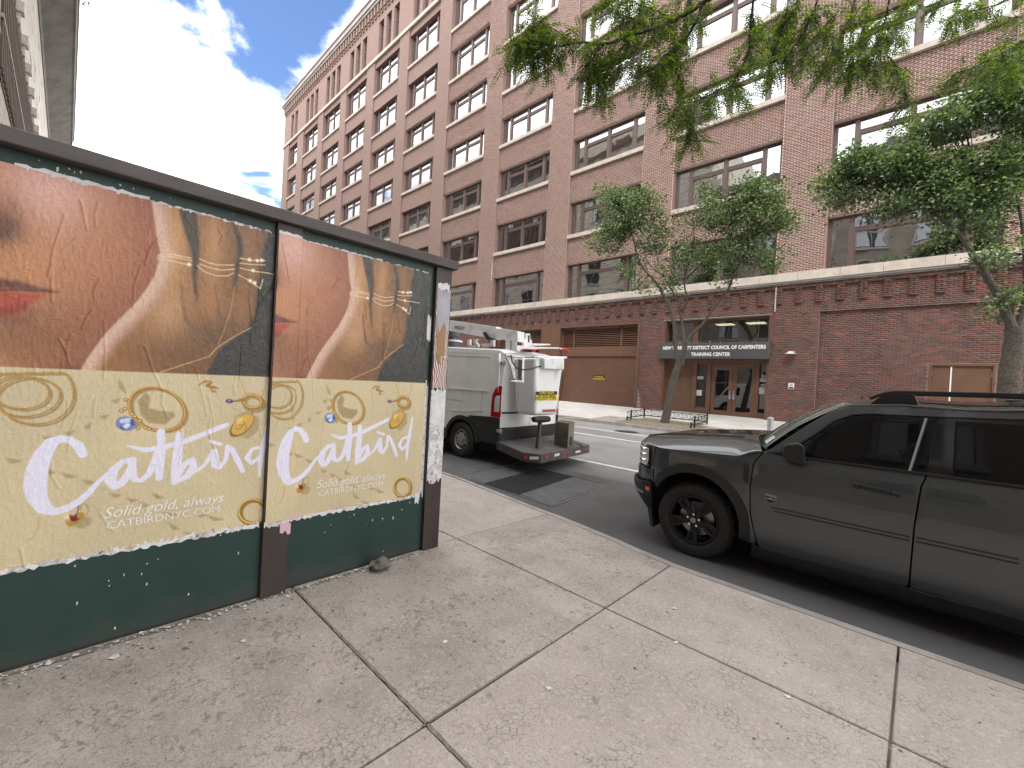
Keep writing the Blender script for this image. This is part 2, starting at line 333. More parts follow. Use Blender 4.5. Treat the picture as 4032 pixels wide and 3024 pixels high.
bricktex('brick_reveal', (.27,.10,.075), (.18,.08,.065), (.40,.30,.26))
M('limestone', (.62,.55,.48), .85, var=(2.5,6,.35,.68), c2=(.46,.40,.345), bump=(40,.15))
M('limestone_sill', (.58,.51,.45), .85, var=(4,6,.35,.68), c2=(.44,.38,.33))
M('cornice_stone', (.40,.375,.35), .85, var=(1.2,6,.35,.65), c2=(.29,.27,.25))
M('window_bronze', (.135,.09,.083), .45, .15, var=(9,4,.35,.7), c2=(.11,.073,.068))
M('brown_metal', (.165,.085,.055), .5, .1, var=(2.5,6,.4,.75), c2=(.125,.066,.045))
M('brown_dark', (.07,.042,.035), .5, .1)
M('brown_slat', (.13,.068,.046), .5, .1)
M('soffit_light', (.42,.40,.38), .7)
M('sign_grey', (.085,.085,.09), .5, .1)
M('sign_white', (.82,.82,.82), .5)
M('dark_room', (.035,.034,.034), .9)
M('room_wall', (.30,.285,.26), .9)
M('blind_cloth', (.50,.53,.52), .9, var=(1.5,3,.35,.7), c2=(.43,.46,.455))
M('curtain_cloth', (.55,.58,.62), .9, var=(1.5,3,.35,.7), c2=(.42,.46,.52))
M('light_panel', (1,.9,.6), .5, emit=2.2)
M('bulb_warm', (1,.72,.32), .5, emit=4)
# window glass: partly mirror, partly see-through, with old-glass waviness
def glassmat(name, tint, base, amp):
    t = NT(name); n, l = t.n, t.l; n.remove(t.p)
    gl = n.new('ShaderNodeBsdfGlossy'); gl.inputs['Roughness'].default_value = .012; gl.inputs[0].default_value = (.93,.95,.97,1)
    tr = n.new('ShaderNodeBsdfTransparent'); tr.inputs[0].default_value = (*tint, 1)
    fr = n.new('ShaderNodeFresnel'); fr.inputs[0].default_value = 1.5
    z = t.noise(1.3, 1, vec=t.map(scale=(1, 1, .8)), rough=.4); b = n.new('ShaderNodeBump'); b.inputs['Strength'].default_value = amp; b.inputs['Distance'].default_value = .02; l.new(z, b.inputs['Height']); l.new(b.outputs[0], gl.inputs['Normal'])
    f = t.math('ADD', t.math('MULTIPLY', fr.outputs[0], .9), base, clamp=True)
    mx = n.new('ShaderNodeMixShader'); l.new(f, mx.inputs[0]); l.new(tr.outputs[0], mx.inputs[1]); l.new(gl.outputs[0], mx.inputs[2])
    l.new(mx.outputs[0], n['Material Output'].inputs[0]); return t.m
glassmat('window_glass', (.6,.63,.63), .40, .35)
glassmat('door_glass', (.5,.52,.52), .14, .12)
# hoarding
t = NT('green_board'); a = t.noise(1.4, 6, vec=t.map(scale=(1,1,.35))); b = t.noise(22, 6, vec=t.map(scale=(1,1,.25))); c = t.noise(55, 4)
k = t.mix(t.mr(a, .35, .7), (.007,.03,.025), (.011,.04,.033)); k = t.mix(t.mr(b, .62, .75, 0, .5), k, (.004,.012,.011)); k = t.mix(t.mr(c, .745, .78), k, (.5,.5,.47)); zz = t.math('ADD', t.sep(t.obj)[2], t.math('MULTIPLY', t.noise(7, 5), .35)); k = t.mix(t.mr(zz, .18, .36, .55, 0), k, (.05,.05,.045)); t.color(k); t.rough(.5); t.bump(b, .15, .01)
t = NT('brown_post'); a = t.noise(3, 6, vec=t.map(scale=(1,1,.3))); b = t.noise(60, 4); c = t.noise(40, 5)
k = t.mix(t.mr(a, .35, .7), (.030,.021,.019), (.05,.037,.033)); k = t.mix(t.mr(b, .74, .78), k, (.4,.37,.35)); t.color(k); t.rough(.55); t.bump(c, .2, .01)
t = NT('cap_board'); a = t.noise(4, 6, vec=t.map(scale=(1,.3,1))); b = t.noise(60, 4)
k = t.mix(t.mr(a, .35, .7), (.06,.05,.048), (.10,.088,.084)); k = t.mix(t.mr(b, .72, .78), k, (.25,.23,.22)); t.color(k); t.rough(.6)
t = NT('torn_paper'); a = t.noise(9, 6, dist=1.0); b = t.noise(26, 5)
k = t.ramp(a, [(.38,(.60,.60,.62)),(.48,(.72,.71,.70)),(.54,(.35,.33,.34)),(.60,(.68,.66,.67)),(.68,(.22,.09,.10))]); k = t.mix(t.mr(b, .60, .66, 0, .8), k, (.09,.08,.085)); t.color(k); t.rough(.7); t.bump(a, .4, .01)
M('paper_grey', (.36,.36,.39), .6, var=(8,5,.4,.7), c2=(.28,.28,.31))
M('paper_white', (.66,.66,.66), .7, var=(14,5,.4,.7), c2=(.5,.5,.5))
M('paper_pink', (.62,.40,.47), .7)
M('paper_cream', (.62,.55,.38), .7)
t = NT('stripe_paper'); X = t.sep(t.obj); z = t.noise(2.6, 3, vec=t.map(scale=(1,1,1)))
w = t.math('SINE', t.math('MULTIPLY', t.math('ADD', t.math('ADD', X[1], t.math('MULTIPLY', z, .20)), t.math('MULTIPLY', X[2], .06)), 330.))
t.color(t.mix(t.mr(w, -.2, .2), (.60,.56,.55), (.24,.07,.05))); t.rough(.6)
t = NT('poster_print'); at = t.n.new('ShaderNodeAttribute'); at.attribute_name = 'print'; z = t.noise(260, 2); z1 = t.noise(24, 4)
t.color(t.mix(t.mr(z, .4, .7, 0, .18), at.outputs['Color'], (.10,.07,.05))); t.rough(t.mr(z1, .3, .7, .32, .5)); t.bump(t.mix(.5, z1, t.noise(60, 4, vec=t.map(scale=(1,1.6,.7)))), .22, .012)
M('ink_white', (.80,.79,.84), .5)
# vehicles
t = NT('suv_paint'); z = t.noise(900, 1); t.color(t.mix(t.mr(z, .4, .7, 0, .35), (.07,.078,.084), (.145,.155,.162))); t.p.inputs['Metallic'].default_value = .7; t.rough(.36); t.p.inputs['Coat Weight'].default_value = 1; t.p.inputs['Coat Roughness'].default_value = .04
M('black_trim', (.012,.012,.013), .5, var=(3,4,.4,.7), c2=(.018,.018,.018))
M('black_gloss', (.006,.006,.007), .08, coat=.5)
M('tint_glass', (.003,.0035,.004), .03, spec=.3)
M('screen_glass', (.13,.165,.15), .04, spec=1.0, coat=1)
M('tyre_rubber', (.016,.0155,.015), .8, var=(40,4,.4,.7), c2=(.03,.028,.026), bump=(60,.2))
M('wheel_black', (.014,.014,.015), .45, .3)
M('steel_bare', (.42,.42,.42), .4, .9, var=(25,4,.4,.7), c2=(.25,.25,.25))
M('chrome', (.75,.75,.76), .12, 1.)
M('lamp_clear', (.60,.62,.64), .06, .1, spec=1., coat=1)
M('lamp_red', (.36,.008,.012), .12, coat=.8)
M('lamp_amber', (.75,.19,.012), .2, coat=.5)
M('badge_grey', (.28,.28,.28), .4, .4)
t = NT('van_white'); a = t.noise(1.6, 6, vec=t.map(scale=(1,1,.6))); b = t.noise(9, 6, vec=t.map(scale=(1,1,.3)))
k = t.mix(t.mr(a, .4, .7), (.82,.82,.81), (.74,.735,.71)); k = t.mix(t.mr(b, .62, .75, 0, .3), k, (.38,.36,.33)); t.color(k); t.rough(.3); t.p.inputs['Coat Weight'].default_value = .6
M('lift_white', (.78,.78,.78), .4, var=(5,6,.5,.75), c2=(.48,.47,.45))
t = NT('bucket_white'); b = t.noise(4, 6, vec=t.map(scale=(2.4,2.4,.35))); t.color(t.mix(t.mr(b, .55, .72, 0, .7), (.80,.81,.81), (.45,.43,.41))); t.rough(.4)
M('step_grey', (.115,.11,.108), .65, var=(5,6,.4,.7), c2=(.07,.067,.065), bump=(50,.2))
M('step_rusty', (.055,.052,.05), .6, var=(7,6,.55,.68), c2=(.17,.085,.05))
M('box_steel', (.30,.27,.22), .42, .7, var=(5,5,.4,.7), c2=(.20,.175,.14))
M('warn_yellow', (.80,.62,.02), .5)
M('ink_black', (.012,.012,.012), .5)
M('cone_red', (.62,.05,.03), .5)
M('fence_black', (.012,.012,.013), .45, .3)
M('bollard_steel', (.50,.50,.50), .35, .8, var=(12,4,.4,.7), c2=(.36,.36,.36))
# plants
M('bark_grey', (.105,.09,.075), .9, var=(22,6,.4,.65), c2=(.045,.038,.032), bump=(35,.9))
M('bark_dark', (.035,.026,.024), .9, var=(30,6,.4,.7), c2=(.06,.048,.04), bump=(50,.6))
def leafmat(name, stops, trans):
    t = NT(name); gi = t.n.new('ShaderNodeNewGeometry'); k = t.ramp(gi.outputs['Random Per Island'], stops); t.color(k); t.rough(.30)
    tb = t.n.new('ShaderNodeBsdfTranslucent'); t.l.new(t.mix(1., k, trans, 'MULTIPLY'), tb.inputs[0]); mx = t.n.new('ShaderNodeMixShader'); mx.inputs[0].default_value = .38
    o_ = t.n['Material Output']; t.l.new(t.p.outputs[0], mx.inputs[1]); t.l.new(tb.outputs[0], mx.inputs[2]); t.l.new(mx.outputs[0], o_.inputs[0]); return t.m
leafmat('pear_leaf', [(0,(.04,.07,.034)),(.3,(.08,.125,.06)),(.6,(.125,.175,.09)),(.82,(.22,.28,.17)),(1,(.36,.42,.29))], (1.5,1.7,.7))
leafmat('locust_leaf', [(0,(.028,.05,.016)),(.4,(.06,.10,.024)),(.75,(.105,.16,.036)),(1,(.21,.25,.06))], (2.0,2.1,.6))
# near-side buildings
t = NT('stone_front'); X = t.sep(t.obj); a = t.noise(1.2, 6); g = t.math('FRACT', t.math('MULTIPLY', X[2], 1/.62)); gl_ = t.math('LESS_THAN', g, .09)
k = t.mix(t.mr(a, .35, .68), (.52,.48,.42), (.42,.385,.335)); k = t.mix(t.math('MULTIPLY', gl_, .75), k, (.14,.12,.10)); t.color(k); t.rough(.85)
t = NT('brick_brown'); X = t.sep(t.obj); a = t.noise(1.4, 6); g = t.math('FRACT', t.math('MULTIPLY', X[0], 1/.46)); gl_ = t.math('LESS_THAN', g, .3)
k = t.mix(t.mr(a, .35, .68), (.13,.09,.07), (.085,.062,.05)); k = t.mix(t.math('MULTIPLY', gl_, .45), k, (.07,.05,.042)); t.color(k); t.rough(.9)
t = NT('stone_cracked'); a = t.noise(1.1, 7, vec=t.map(scale=(.25,2.2,1.6)), dist=.5); b = t.noise(3, 6, vec=t.map(scale=(.1,3,2.2)))
k = t.mix(t.mr(b, .38, .62), (.66,.62,.55), (.46,.43,.40)); k = t.mix(t.mr(a, .60, .66), k, (.14,.12,.11)); t.color(k); t.rough(.85)
M('stone_grey', (.20,.188,.172), .9, var=(.8,7,.35,.68), c2=(.12,.112,.104), bump=(6,.3))
M('stone_dark', (.30,.265,.23), .9, var=(1,6,.35,.65), c2=(.22,.19,.165))
M('window_dark', (.03,.035,.04), .08, spec=.8)
M('rock_grey', (.16,.15,.13), .9, var=(25,6,.4,.65), c2=(.08,.075,.065), bump=(40,.8))
M('joint_dirt', (.14,.122,.11), .95, var=(30,6,.4,.65), c2=(.22,.195,.18))
M('dry_leaf', (.14,.10,.06), .8)
mt = MATS

# ---------------------------------------------------------------- ground, road, pavements
def sheet(name, pts, mat, kind='structure'):
    o = MB().add(pts, [tuple(range(len(pts)))]).build(name, mat, fix=False); tag(o, kind=kind); return o
g_ = MB().add([(-400,-300,-.6),(400,-300,-.6),(400,400,-.6),(-400,400,-.6)], [(0,1,2,3)]).build('ground', mt['ground_earth'], fix=False); tag(g_, kind='structure')
def rz(x, y, d=0.): return (x, y, road_z(y)+d)
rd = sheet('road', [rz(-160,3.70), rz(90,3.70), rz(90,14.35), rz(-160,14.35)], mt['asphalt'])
def on_road(name, pts, mat, parent, d):
    o = MB().add([rz(x, y, d) for x, y in pts], [tuple(range(len(pts)))]).build(name, mat, parent, fix=False); return o
# worn lane lines
for y0, y1, x0, x1 in ((7.40,7.50,-120,60), (10.95,11.06,-120,60), (12.38,12.49,-120,60)):
    on_road('lane_line', [(x0,y0),(x1,y0),(x1,y1),(x0,y1)], mt['road_paint'], rd, .004)
on_road('asphalt_patch', [(-7.6,4.3),(-2.35,4.02),(-2.3,6.35),(-3.3,6.45),(-7.6,6.3)], mt['asphalt_patch'], rd, .003)
on_road('asphalt_patch', [(-2.3,4.6),(-.4,4.5),(-.5,5.7),(-2.25,5.75)], mt['asphalt_patch'], rd, .0035)
# near pavement: flags with open joints; the kerb swings out towards the dropped stretch on the left
KERB = [(14,3.77),(1.0,3.77),(-.09,3.765),(-1.51,3.78),(-2.0,3.86),(-2.42,3.96),(-3.1,4.105),(-3.27,4.13),(-5.4,4.40),(-8,4.5),(-14,4.55),(-60,4.6)]
def kerb_y(x):
    for (xa, ya), (xb, yb) in zip(KERB, KERB[1:]):
        if xb <= x <= xa: return yb+(ya-yb)*(x-xb)/(xa-xb)
    return 3.77 if x > 0 else 4.6
def kerb_top(x): return -.035*min(1, max(0, (-2.2-x)/1.2))
walk = MB().box(-60, 14, -2.2, 3.6, -.5, -.03).build('sidewalk', mt['kerb_concrete']); tag(walk, kind='structure')
xj = [-12.35,-10.83,-9.31,-7.79,-6.27,-4.75,-3.23,-1.55,-.03,1.49,3.01,4.53,6.05]; yj = [-1.9,-.36,1.18,2.70]
def slab(x0, x1, y0, y1, kerbside):
    g = .006; n = 6; m = MB(); b = []; tpts = []
    top = [(x0+g, y0+g), (x1-g, y0+g)]
    if kerbside:
        for i in range(n+1):
            x = x1-g+(x0-x1+2*g)*i/n; top.append((x, kerb_y(x)-.006))
    else: top += [(x1-g, y1-g), (x0+g, y1-g)]
    zz = lambda x, y: (kerb_top(x)*max(0, (y-2.7)/1.4) if kerbside else 0)
    m.prism([(x, y, -.06) for x, y in top], [(x, y, zz(x, y)) for x, y in top])
    dirty = (x0 < -1.6 and y1 <= 1.3 and x0 > -4) or (x0 > -4 and x0 < -3 and y1 < 2.8)
    return m.build('slab', mt['pavement_dirty' if dirty else 'pavement'], walk, bevel=.005, seg=1)
for i in range(len(xj)-1):
    for j in range(len(yj)-1): slab(xj[i], xj[i+1], yj[j], yj[j+1], False)
    slab(xj[i], xj[i+1], 2.70, 0, True)
kb = MB(); prof = [(-.004,-.3),(0,.0),(.07,-.004),(.125,-.02),(.15,-.05),(.155,-.3)]
xs_ = [14,6,3,1.0,.3,-.09,-.8,-1.2,-1.51,-1.75,-2.0,-2.2,-2.42,-2.7,-3.1,-3.27,-3.6,-4.2,-4.8,-5.4,-6.5,-8,-11,-14,-30,-60]
for x in xs_:
    for dy, dz in prof: kb.v.append((x, kerb_y(x)+dy, kerb_top(x)+dz))
for i in range(len(xs_)-1):
    for k in range(len(prof)-1): a = i*len(prof)+k; kb.f.append((a, a+1, a+1+len(prof), a+len(prof)))
k_ = kb.build('kerb', mt['kerb_concrete'], smooth=True); tag(k_, kind='structure')
# far pavement
def wz(x, y, d=0.): return (x, y, walk_z(y)+d)
fw = MB(); fw.hexa([(-120,14.36,-.5),(60,14.36,-.5),(60,20.5,-.5),(-120,20.5,-.5)], [wz(-120,14.36,-.02),wz(60,14.36,-.02),wz(60,20.5,-.02),wz(-120,20.5,-.02)])
fwalk = fw.build('far_sidewalk', mt['kerb_concrete']); tag(fwalk, kind='structure')
fx = [-24.6+1.52*i for i in range(21)]; fy = [14.38,15.9,17.4,18.9,20.4]
for i in range(len(fx)-1):
    for j in range(4):
        x0, x1, y0, y1 = fx[i], fx[i+1], fy[j], fy[j+1]
        if j == 0 and x0 < -5.6 and x1 > -8.2: continue
        m = MB(); p = [(x0+.006,y0+.006),(x1-.006,y0+.006),(x1-.006,y1-.006),(x0+.006,y1-.006)]
        m.hexa([wz(*q, -.06) for q in p], [wz(*q) for q in p]); m.build('slab', mt['far_pavement'], fwalk)
sheet('tree_pit_soil', [wz(-8.32,14.4,-.005),wz(-5.42,14.4,-.005),wz(-5.42,15.9,-.005),wz(-8.32,15.9,-.005)], mt['soil'], 'stuff')
sheet('tree_pit_soil', [wz(-8.05,15.86,.004),wz(-5.7,15.86,.004),wz(-5.7,16.42,.004),wz(-8.05,16.42,.004)], mt['soil'], 'stuff')
fk = MB()
for x0, x1, top in ((-60,-21.9,.225),(-21.9,-16.6,.12),(-16.6,-15.9,.17),(-15.9,-10.6,.125),(-10.6,-9.6,.18),(-9.6,20,.225)):
    fk.box(x0, x1, 14.2, 14.36, -.2, top)
k_ = fk.build('far_kerb', mt['kerb_concrete'], bevel=.02); tag(k_, kind='structure')

# ---------------------------------------------------------------- the brick building across the street
B = thing('brick_building', 'tall red brown brick building with rows of wide windows across the street', 'building', (-15, 20.3, .48))
XL = [3.32,-2.90,-9.10,-15.32,-21.53,-27.72,-33.88,-39.99,-46.10,-52.10,-58.18,-63.35]; WD = [4.55]*11+[3.15]
ZS = [6.43,9.97,13.66,17.27,20.90,24.33,28.33]; ZH = [8.50,12.13,15.81,19.40,23.05,27.00,31.28]
XE, XR = -65.4, 9.3
YF, YS, YW = 20.0, 20.10, 20.33     # pier face, spandrel face, window face
NEAR = -24.0                         # bricks are built one by one right of this line
# walls: piers, spandrels, top storey, all backed with mortar; the near ones get a skin of bricks
piers = [(XL[i+1]+WD[i+1], XL[i]) for i in range(len(XL)-1)] + [(XE, XL[-1]), (XL[0]+WD[0], XR)]
far, near = MB(), MB()
for a, b in piers: (near if b > NEAR else far).box(a, b, YF+(.008 if b > NEAR else 0), 20.62, 6.43, 31.9)
for i, x in enumerate(XL):
    tgt, e = (near, .008) if x+WD[i] > NEAR else (far, 0)
    for r in range(7):
        z0 = ZH[r]; z1 = (ZS[r+1]+.0 if r < 6 else 31.9)
        if r < 6 or z1 > z0: tgt.box(x, x+WD[i], YS+e, 20.62, z0, z1)
far.build('wall_far_bays', mt['brick_far'], B); near.build('wall_near_bays', mt['mortar_upper'], B)
# lintel soffit strips: the reveals of piers in brick
rv = MB()
for i, x in enumerate(XL):
    if x+WD[i] > NEAR:
        rv.quad((x+.003,YF+.004,6.43),(x+.003,20.4,6.43),(x+.003,20.4,31.3),(x+.003,YF+.004,31.3)); rv.quad((x+WD[i]-.003,20.4,6.43),(x+WD[i]-.003,YF+.004,6.43),(x+WD[i]-.003,YF+.004,31.3),(x+WD[i]-.003,20.4,31.3))
rv.build('reveal', mt['brick_far'], B, fix=False)
# top storey with narrow windows, string course, corbels, cornice and parapet
ts = MB(); tw = []
cells = sorted([(x+o_, x+o_+.92) for i, x in enumerate(XL) for o_ in ((.42,1.81,3.2) if WD[i] > 4 else (.4,1.8))])
prev = XE
for a, b in cells:
    ts.box(prev, a, 20.04, 20.62, 31.9, 36.2); ts.box(a, b, 20.04, 20.62, 35.55, 36.2); ts.box(a, b, 20.04, 20.62, 31.9, 32.35); prev = b; tw.append((a, b))
ts.box(prev, XR, 20.04, 20.62, 31.9, 36.2); ts.box(XE, XR, 20.04, 20.62, 36.2, 37.3); ts.box(XE, XR, 19.98, 20.62, 37.85, 38.8)
ts.build('top_storey_wall', mt['brick_far'], B)
MB().box(XE-.1, XR, 19.88, 20.05, 31.88, 32.18).build('string_course', mt['limestone_sill'], B)
MB().box(XE-.25, XR, 19.72, 20.3, 37.3, 37.55).box(XE-.35, XR, 19.6, 20.3, 37.55, 37.85).build('cornice', mt['cornice_stone'], B)
MB().box(XE-.1, XR, 19.9, 20.75, 38.8, 38.95).build('coping', mt['cornice_stone'], B)
cb = bpy.data.meshes.new('corbel'); tmp = MB().box(0,.28,19.8,20.04,36.45,37.3).box(0,.28,19.92,20.04,36.2,36.45); cb.from_pydata(tmp.v, [], tmp.f)
x = XE+.2
while x < XR: link('corbel', cb, mt['brick_far'], B, (x, 0, 0)); x += .62
for a, b in tw:
    w_ = MB().box(a,b,20.3,20.38,32.35,32.45).box(a,b,20.3,20.38,35.45,35.55).box(a,a+.07,20.3,20.38,32.45,35.45).box(b-.07,b,20.3,20.38,32.45,35.45).box(a+.07,b-.07,20.3,20.38,34.2,34.3).build('top_window', mt['window_bronze'], B)
    MB().box(a+.07,b-.07,20.33,20.345,32.45,34.2).build('pane', mt['window_glass'], w_); MB().box(a+.07,b-.07,20.33,20.345,34.3,35.45).build('pane', mt['window_glass'], w_)
# body behind the front: side walls, roof, dark rooms
MB().box(XE, XE+.5, 20.62, 46, 0, 38.8).box(XR-.5, XR, 20.62, 46, 0, 38.8).box(XE+.5, XR-.5, 45.5, 46, 0, 38.8).build('rear_wall', mt['brick_far'], B)
MB().box(XE+.5, XR-.5, 20.62, 45.5, 37.3, 37.6).build('roof', mt['stone_dark'], B)
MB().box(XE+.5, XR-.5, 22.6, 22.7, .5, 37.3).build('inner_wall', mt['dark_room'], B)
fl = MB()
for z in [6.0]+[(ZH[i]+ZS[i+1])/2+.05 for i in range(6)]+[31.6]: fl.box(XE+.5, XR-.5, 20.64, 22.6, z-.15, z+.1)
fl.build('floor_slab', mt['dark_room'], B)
# windows: frame with narrow, wide, wide, narrow lights; wide ones carry a transom
def frame_mesh(w, hgt, single):
    m = MB(); d0, d1 = 0, .11; t_ = .085; m.box(0,w,d0,d1,0,t_); m.box(0,w,d0,d1,hgt-t_,hgt); m.box(0,t_,d0,d1,t_,hgt-t_); m.box(w-t_,w,d0,d1,t_,hgt-t_)
    q = .135*w; lights = []
    mull = [q, w-q-.14] + ([] if single else [w/2-.075])
    for x in mull: m.box(x, x+.15, -.035, d1, t_, hgt-t_)
    tz = hgt*.70; xs = sorted(mull)
    lights.append((t_, xs[0], t_, hgt-t_)); lights.append((xs[-1]+.15, w-t_, t_, hgt-t_))
    for a, b in zip(xs, xs[1:]):
        m.box(a+.15, b, -.01, d1, tz, tz+.13); m.box(a+.15, b, -.022, -.011, tz+.085, tz+.125)
        m.box(a+.15, a+.2, .0, d1, t_, tz); m.box(b-.05, b, .0, d1, t_, tz); m.box(a+.2, b-.05, .0, d1, t_, t_+.05); m.box(a+.2, b-.05, .0, d1, tz-.05, tz)
        lights.append((a+.2, b-.05, t_+.05, tz-.05)); lights.append((a+.15, b, tz+.13, hgt-t_))
    me = bpy.data.meshes.new('window'); me.from_pydata(m.v, [], m.f); return me, lights
cache = {}; pcache = {}
def pane_mesh(w, hgt):
    k = (round(w, 3), round(hgt, 3))
    if k not in pcache:
        me = bpy.data.meshes.new('pane'); b_ = MB().box(-w/2, w/2, -.006, .006, -hgt/2, hgt/2); me.from_pydata(b_.v, [], b_.f); pcache[k] = me
    return pcache[k]
sill_cache = {}
for i, x in enumerate(XL):
    for r in range(7):
        z0 = ZS[r]+(.02 if r == 0 else .2); hgt = ZH[r]-z0; single = (r == 0 and i != 2) or WD[i] < 4
        k = (WD[i], r, single)
        if k not in cache: cache[k] = frame_mesh(WD[i]-.1, hgt, single)
        me, lights = cache[k]
        w_ = link('window', me, mt['window_bronze'], B, (x+.05, YW, z0))
        for (a, b, c, d) in lights:
            p_ = link('pane', pane_mesh(b-a+.02, d-c+.02), mt['window_glass'], None, (x+.05+(a+b)/2, YW+.06, z0+(c+d)/2))
            p_.rotation_euler = (rnd.gauss(0, .006), 0, rnd.gauss(0, .006)); adopt(p_, w_)
        for j_ in (x+.002, x+WD[i]-.05): MB().box(j_,j_+.048,YW,20.5,z0,z0+hgt).build('jamb', mt['window_bronze'], w_)
        if r > 0:
            sk = (WD[i],)
            if sk not in sill_cache:
                sm = MB(); n_ = 3
                for s_ in range(n_): sm.box(s_*WD[i]/n_+.004, (s_+1)*WD[i]/n_-.004, -.04, .33, 0, .2)
                me2 = bpy.data.meshes.new('sill'); me2.from_pydata(sm.v, [], sm.f); sill_cache[sk] = me2
            link('sill', sill_cache[sk], mt['limestone_sill'], w_, (x, YF, ZS[r]))
        # blinds and curtains drawn to different heights
        q = rnd.random()
        if q < .55 and WD[i] > 4:
            for (a, b, c, d) in lights:
                if rnd.random() < .55 and (d-c) > .5:
                    drop = rnd.choice((.25,.5,.7,.95))*(d-c)
                    MB().box(x+.05+a, x+.05+b, YW+.16+rnd.random()*.02, YW+.185+.02, z0+d-drop, z0+d).build('blind', mt[rnd.choice(('blind_cloth','blind_cloth','curtain_cloth'))], w_)
for p in [(1480,1330),(1200,1330)]:
    w = atY(*Zm((1600,0),.36157)((p[0]-50, p[1]-112 if p[0]>1300 else p[1])), 21.6); MB().lathe([(.02,-.09),(.09,-.03),(.1,.02),(.05,.09)], tuple(w), 'z', 12).build('ceiling_bulb', mt['bulb_warm'], B, smooth=True)
# --- bricks
CH, BL, JT = .0688, .215, .011
def bricks(x0, x1, z0, z1, Y, holes=(), depth=.02, phase=0, JT=JT):
    out_ = []; n = int(round((z1-z0)/CH)); ch = (z1-z0)/max(n, 1); row0 = int(round(z0/CH))
    for k in range(n):
        za, zb = z0+k*ch+JT/2, z0+(k+1)*ch-JT/2; off = ((k+row0) % 2)*BL/2+phase
        j = math.floor((x0-off)/BL); 
        while True:
            a, b = off+j*BL, off+(j+1)*BL; j += 1
            if a >= x1: break
            segs = [(max(a, x0)+JT/2, min(b, x1)-JT/2)]
            for hx0, hx1, hz0, hz1 in holes:
                if zb > hz0+.02 and za < hz1-.02:
                    ns = []
                    for s0, s1 in segs:
                        if s1 <= hx0 or s0 >= hx1: ns.append((s0, s1))
                        else:
                            if s0 < hx0-.03: ns.append((s0, hx0-JT/2))
                            if s1 > hx1+.03: ns.append((hx1+JT/2, s1))
                    segs = ns
            for s0, s1 in segs:
                if s1-s0 > .02: out_.append((s0, s1, za, zb, Y, depth))
    return out_
def brick_object(name, lst, mat, parent, kind='stuff'):
    A = np.array(lst); n = len(A); j = nrg.uniform(-.002, .003, n)
    v = np.zeros((n, 8, 3), np.float32); x0, x1, z0, z1, Y, d = A.T; y0 = Y+j; y1 = Y+d; e = .004
    for k, (xx, yy, zz) in enumerate(((x0,y1,z0),(x1,y1,z0),(x1,y1,z1),(x0,y1,z1),(x0+e,y0,z0+e),(x1-e,y0,z0+e),(x1-e,y0,z1-e),(x0+e,y0,z1-e))):
        v[:,k,0], v[:,k,1], v[:,k,2] = xx, yy, zz
    q = np.array([(4,5,6,7),(0,1,5,4),(1,2,6,5),(2,3,7,6),(3,0,4,7)]); f = (q[None]+(np.arange(n)*8)[:,None,None]).reshape(-1, 4)
    me = bpy.data.meshes.new(name); me.vertices.add(n*8); me.vertices.foreach_set('co', v.reshape(-1))
    me.loops.add(f.size); me.loops.foreach_set('vertex_index', f.reshape(-1).astype(np.int32)); me.polygons.add(len(f)); me.polygons.foreach_set('loop_start', np.arange(0, f.size, 4, dtype=np.int32))
    me.update(calc_edges=True)
    o = link(name, me, mat, parent); tag(o, kind=kind); return o
up = []
for a, b in piers:
    if b > NEAR and a < 5: up += bricks(a, b, 6.45, 31.88, YF, JT=.019)
for i, x in enumerate(XL):
    if x+WD[i] > NEAR and x < 3:
        for r in range(7): up += bricks(x, x+WD[i], ZH[r], ZS[r+1] if r < 6 else 31.88, YS, JT=.017)
brick_object('upper_bricks', up, mt['brick_upper'], B)
# --- ground floor
E0, E1 = -9.16, -4.55            # entrance
G0, G1 = -15.53, -10.36          # garage
H0, H1 = -21.70, -16.72          # second garage, mostly behind the van
OT = 4.89
Z0 = .30
YG = 19.97
gw = MB(); spans = [(-2.95,1.95)]
gw.box(XE, H0, YG+.008, 20.62, Z0-.4, 6.0)
for a, b in ((G1, E0), (E1, -2.95), (1.95, XR)): gw.box(a, b, YG+.008, 20.62, Z0-.3, OT)
gw.box(H0, XR, YG+.008, 20.62, OT, 6.0); gw.box(-2.95, .16, YG+.108, 20.62, Z0-.3, 4.86); gw.box(.16, 1.65, YG+.108, 20.62, 2.9, 4.86); gw.box(1.65, 1.95, YG+.108, 20.62, Z0-.3, 4.86)
gw.box(-2.95, 1.95, YG+.010, 20.62, 4.862, OT)
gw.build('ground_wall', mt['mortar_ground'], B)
gb = []
for a, b in ((G1, E0), (E1, -2.95), (1.95, 5.0)): gb += bricks(a, b, .44, OT, YG)
gb += bricks(-26, H0, .44, OT, YG) + bricks(-26, 5.0, OT, 5.985, YG, phase=.03)
gb += bricks(-2.95, 1.95, .44, 4.86, YG+.1, holes=((.13, 1.68, .3, 2.93),))
def key(b): return (b[0]+b[1])**2/4*1.0+(b[2]-2.6)**2*.25
nearest = sorted([b for b in gb if abs((b[1]-b[0])-(BL-JT)) < .004 and b[2] > 1.8 and -2.8 < b[0] < 1.9], key=key)[:300]
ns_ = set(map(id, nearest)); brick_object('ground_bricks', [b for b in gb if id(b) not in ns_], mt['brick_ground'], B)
one = None
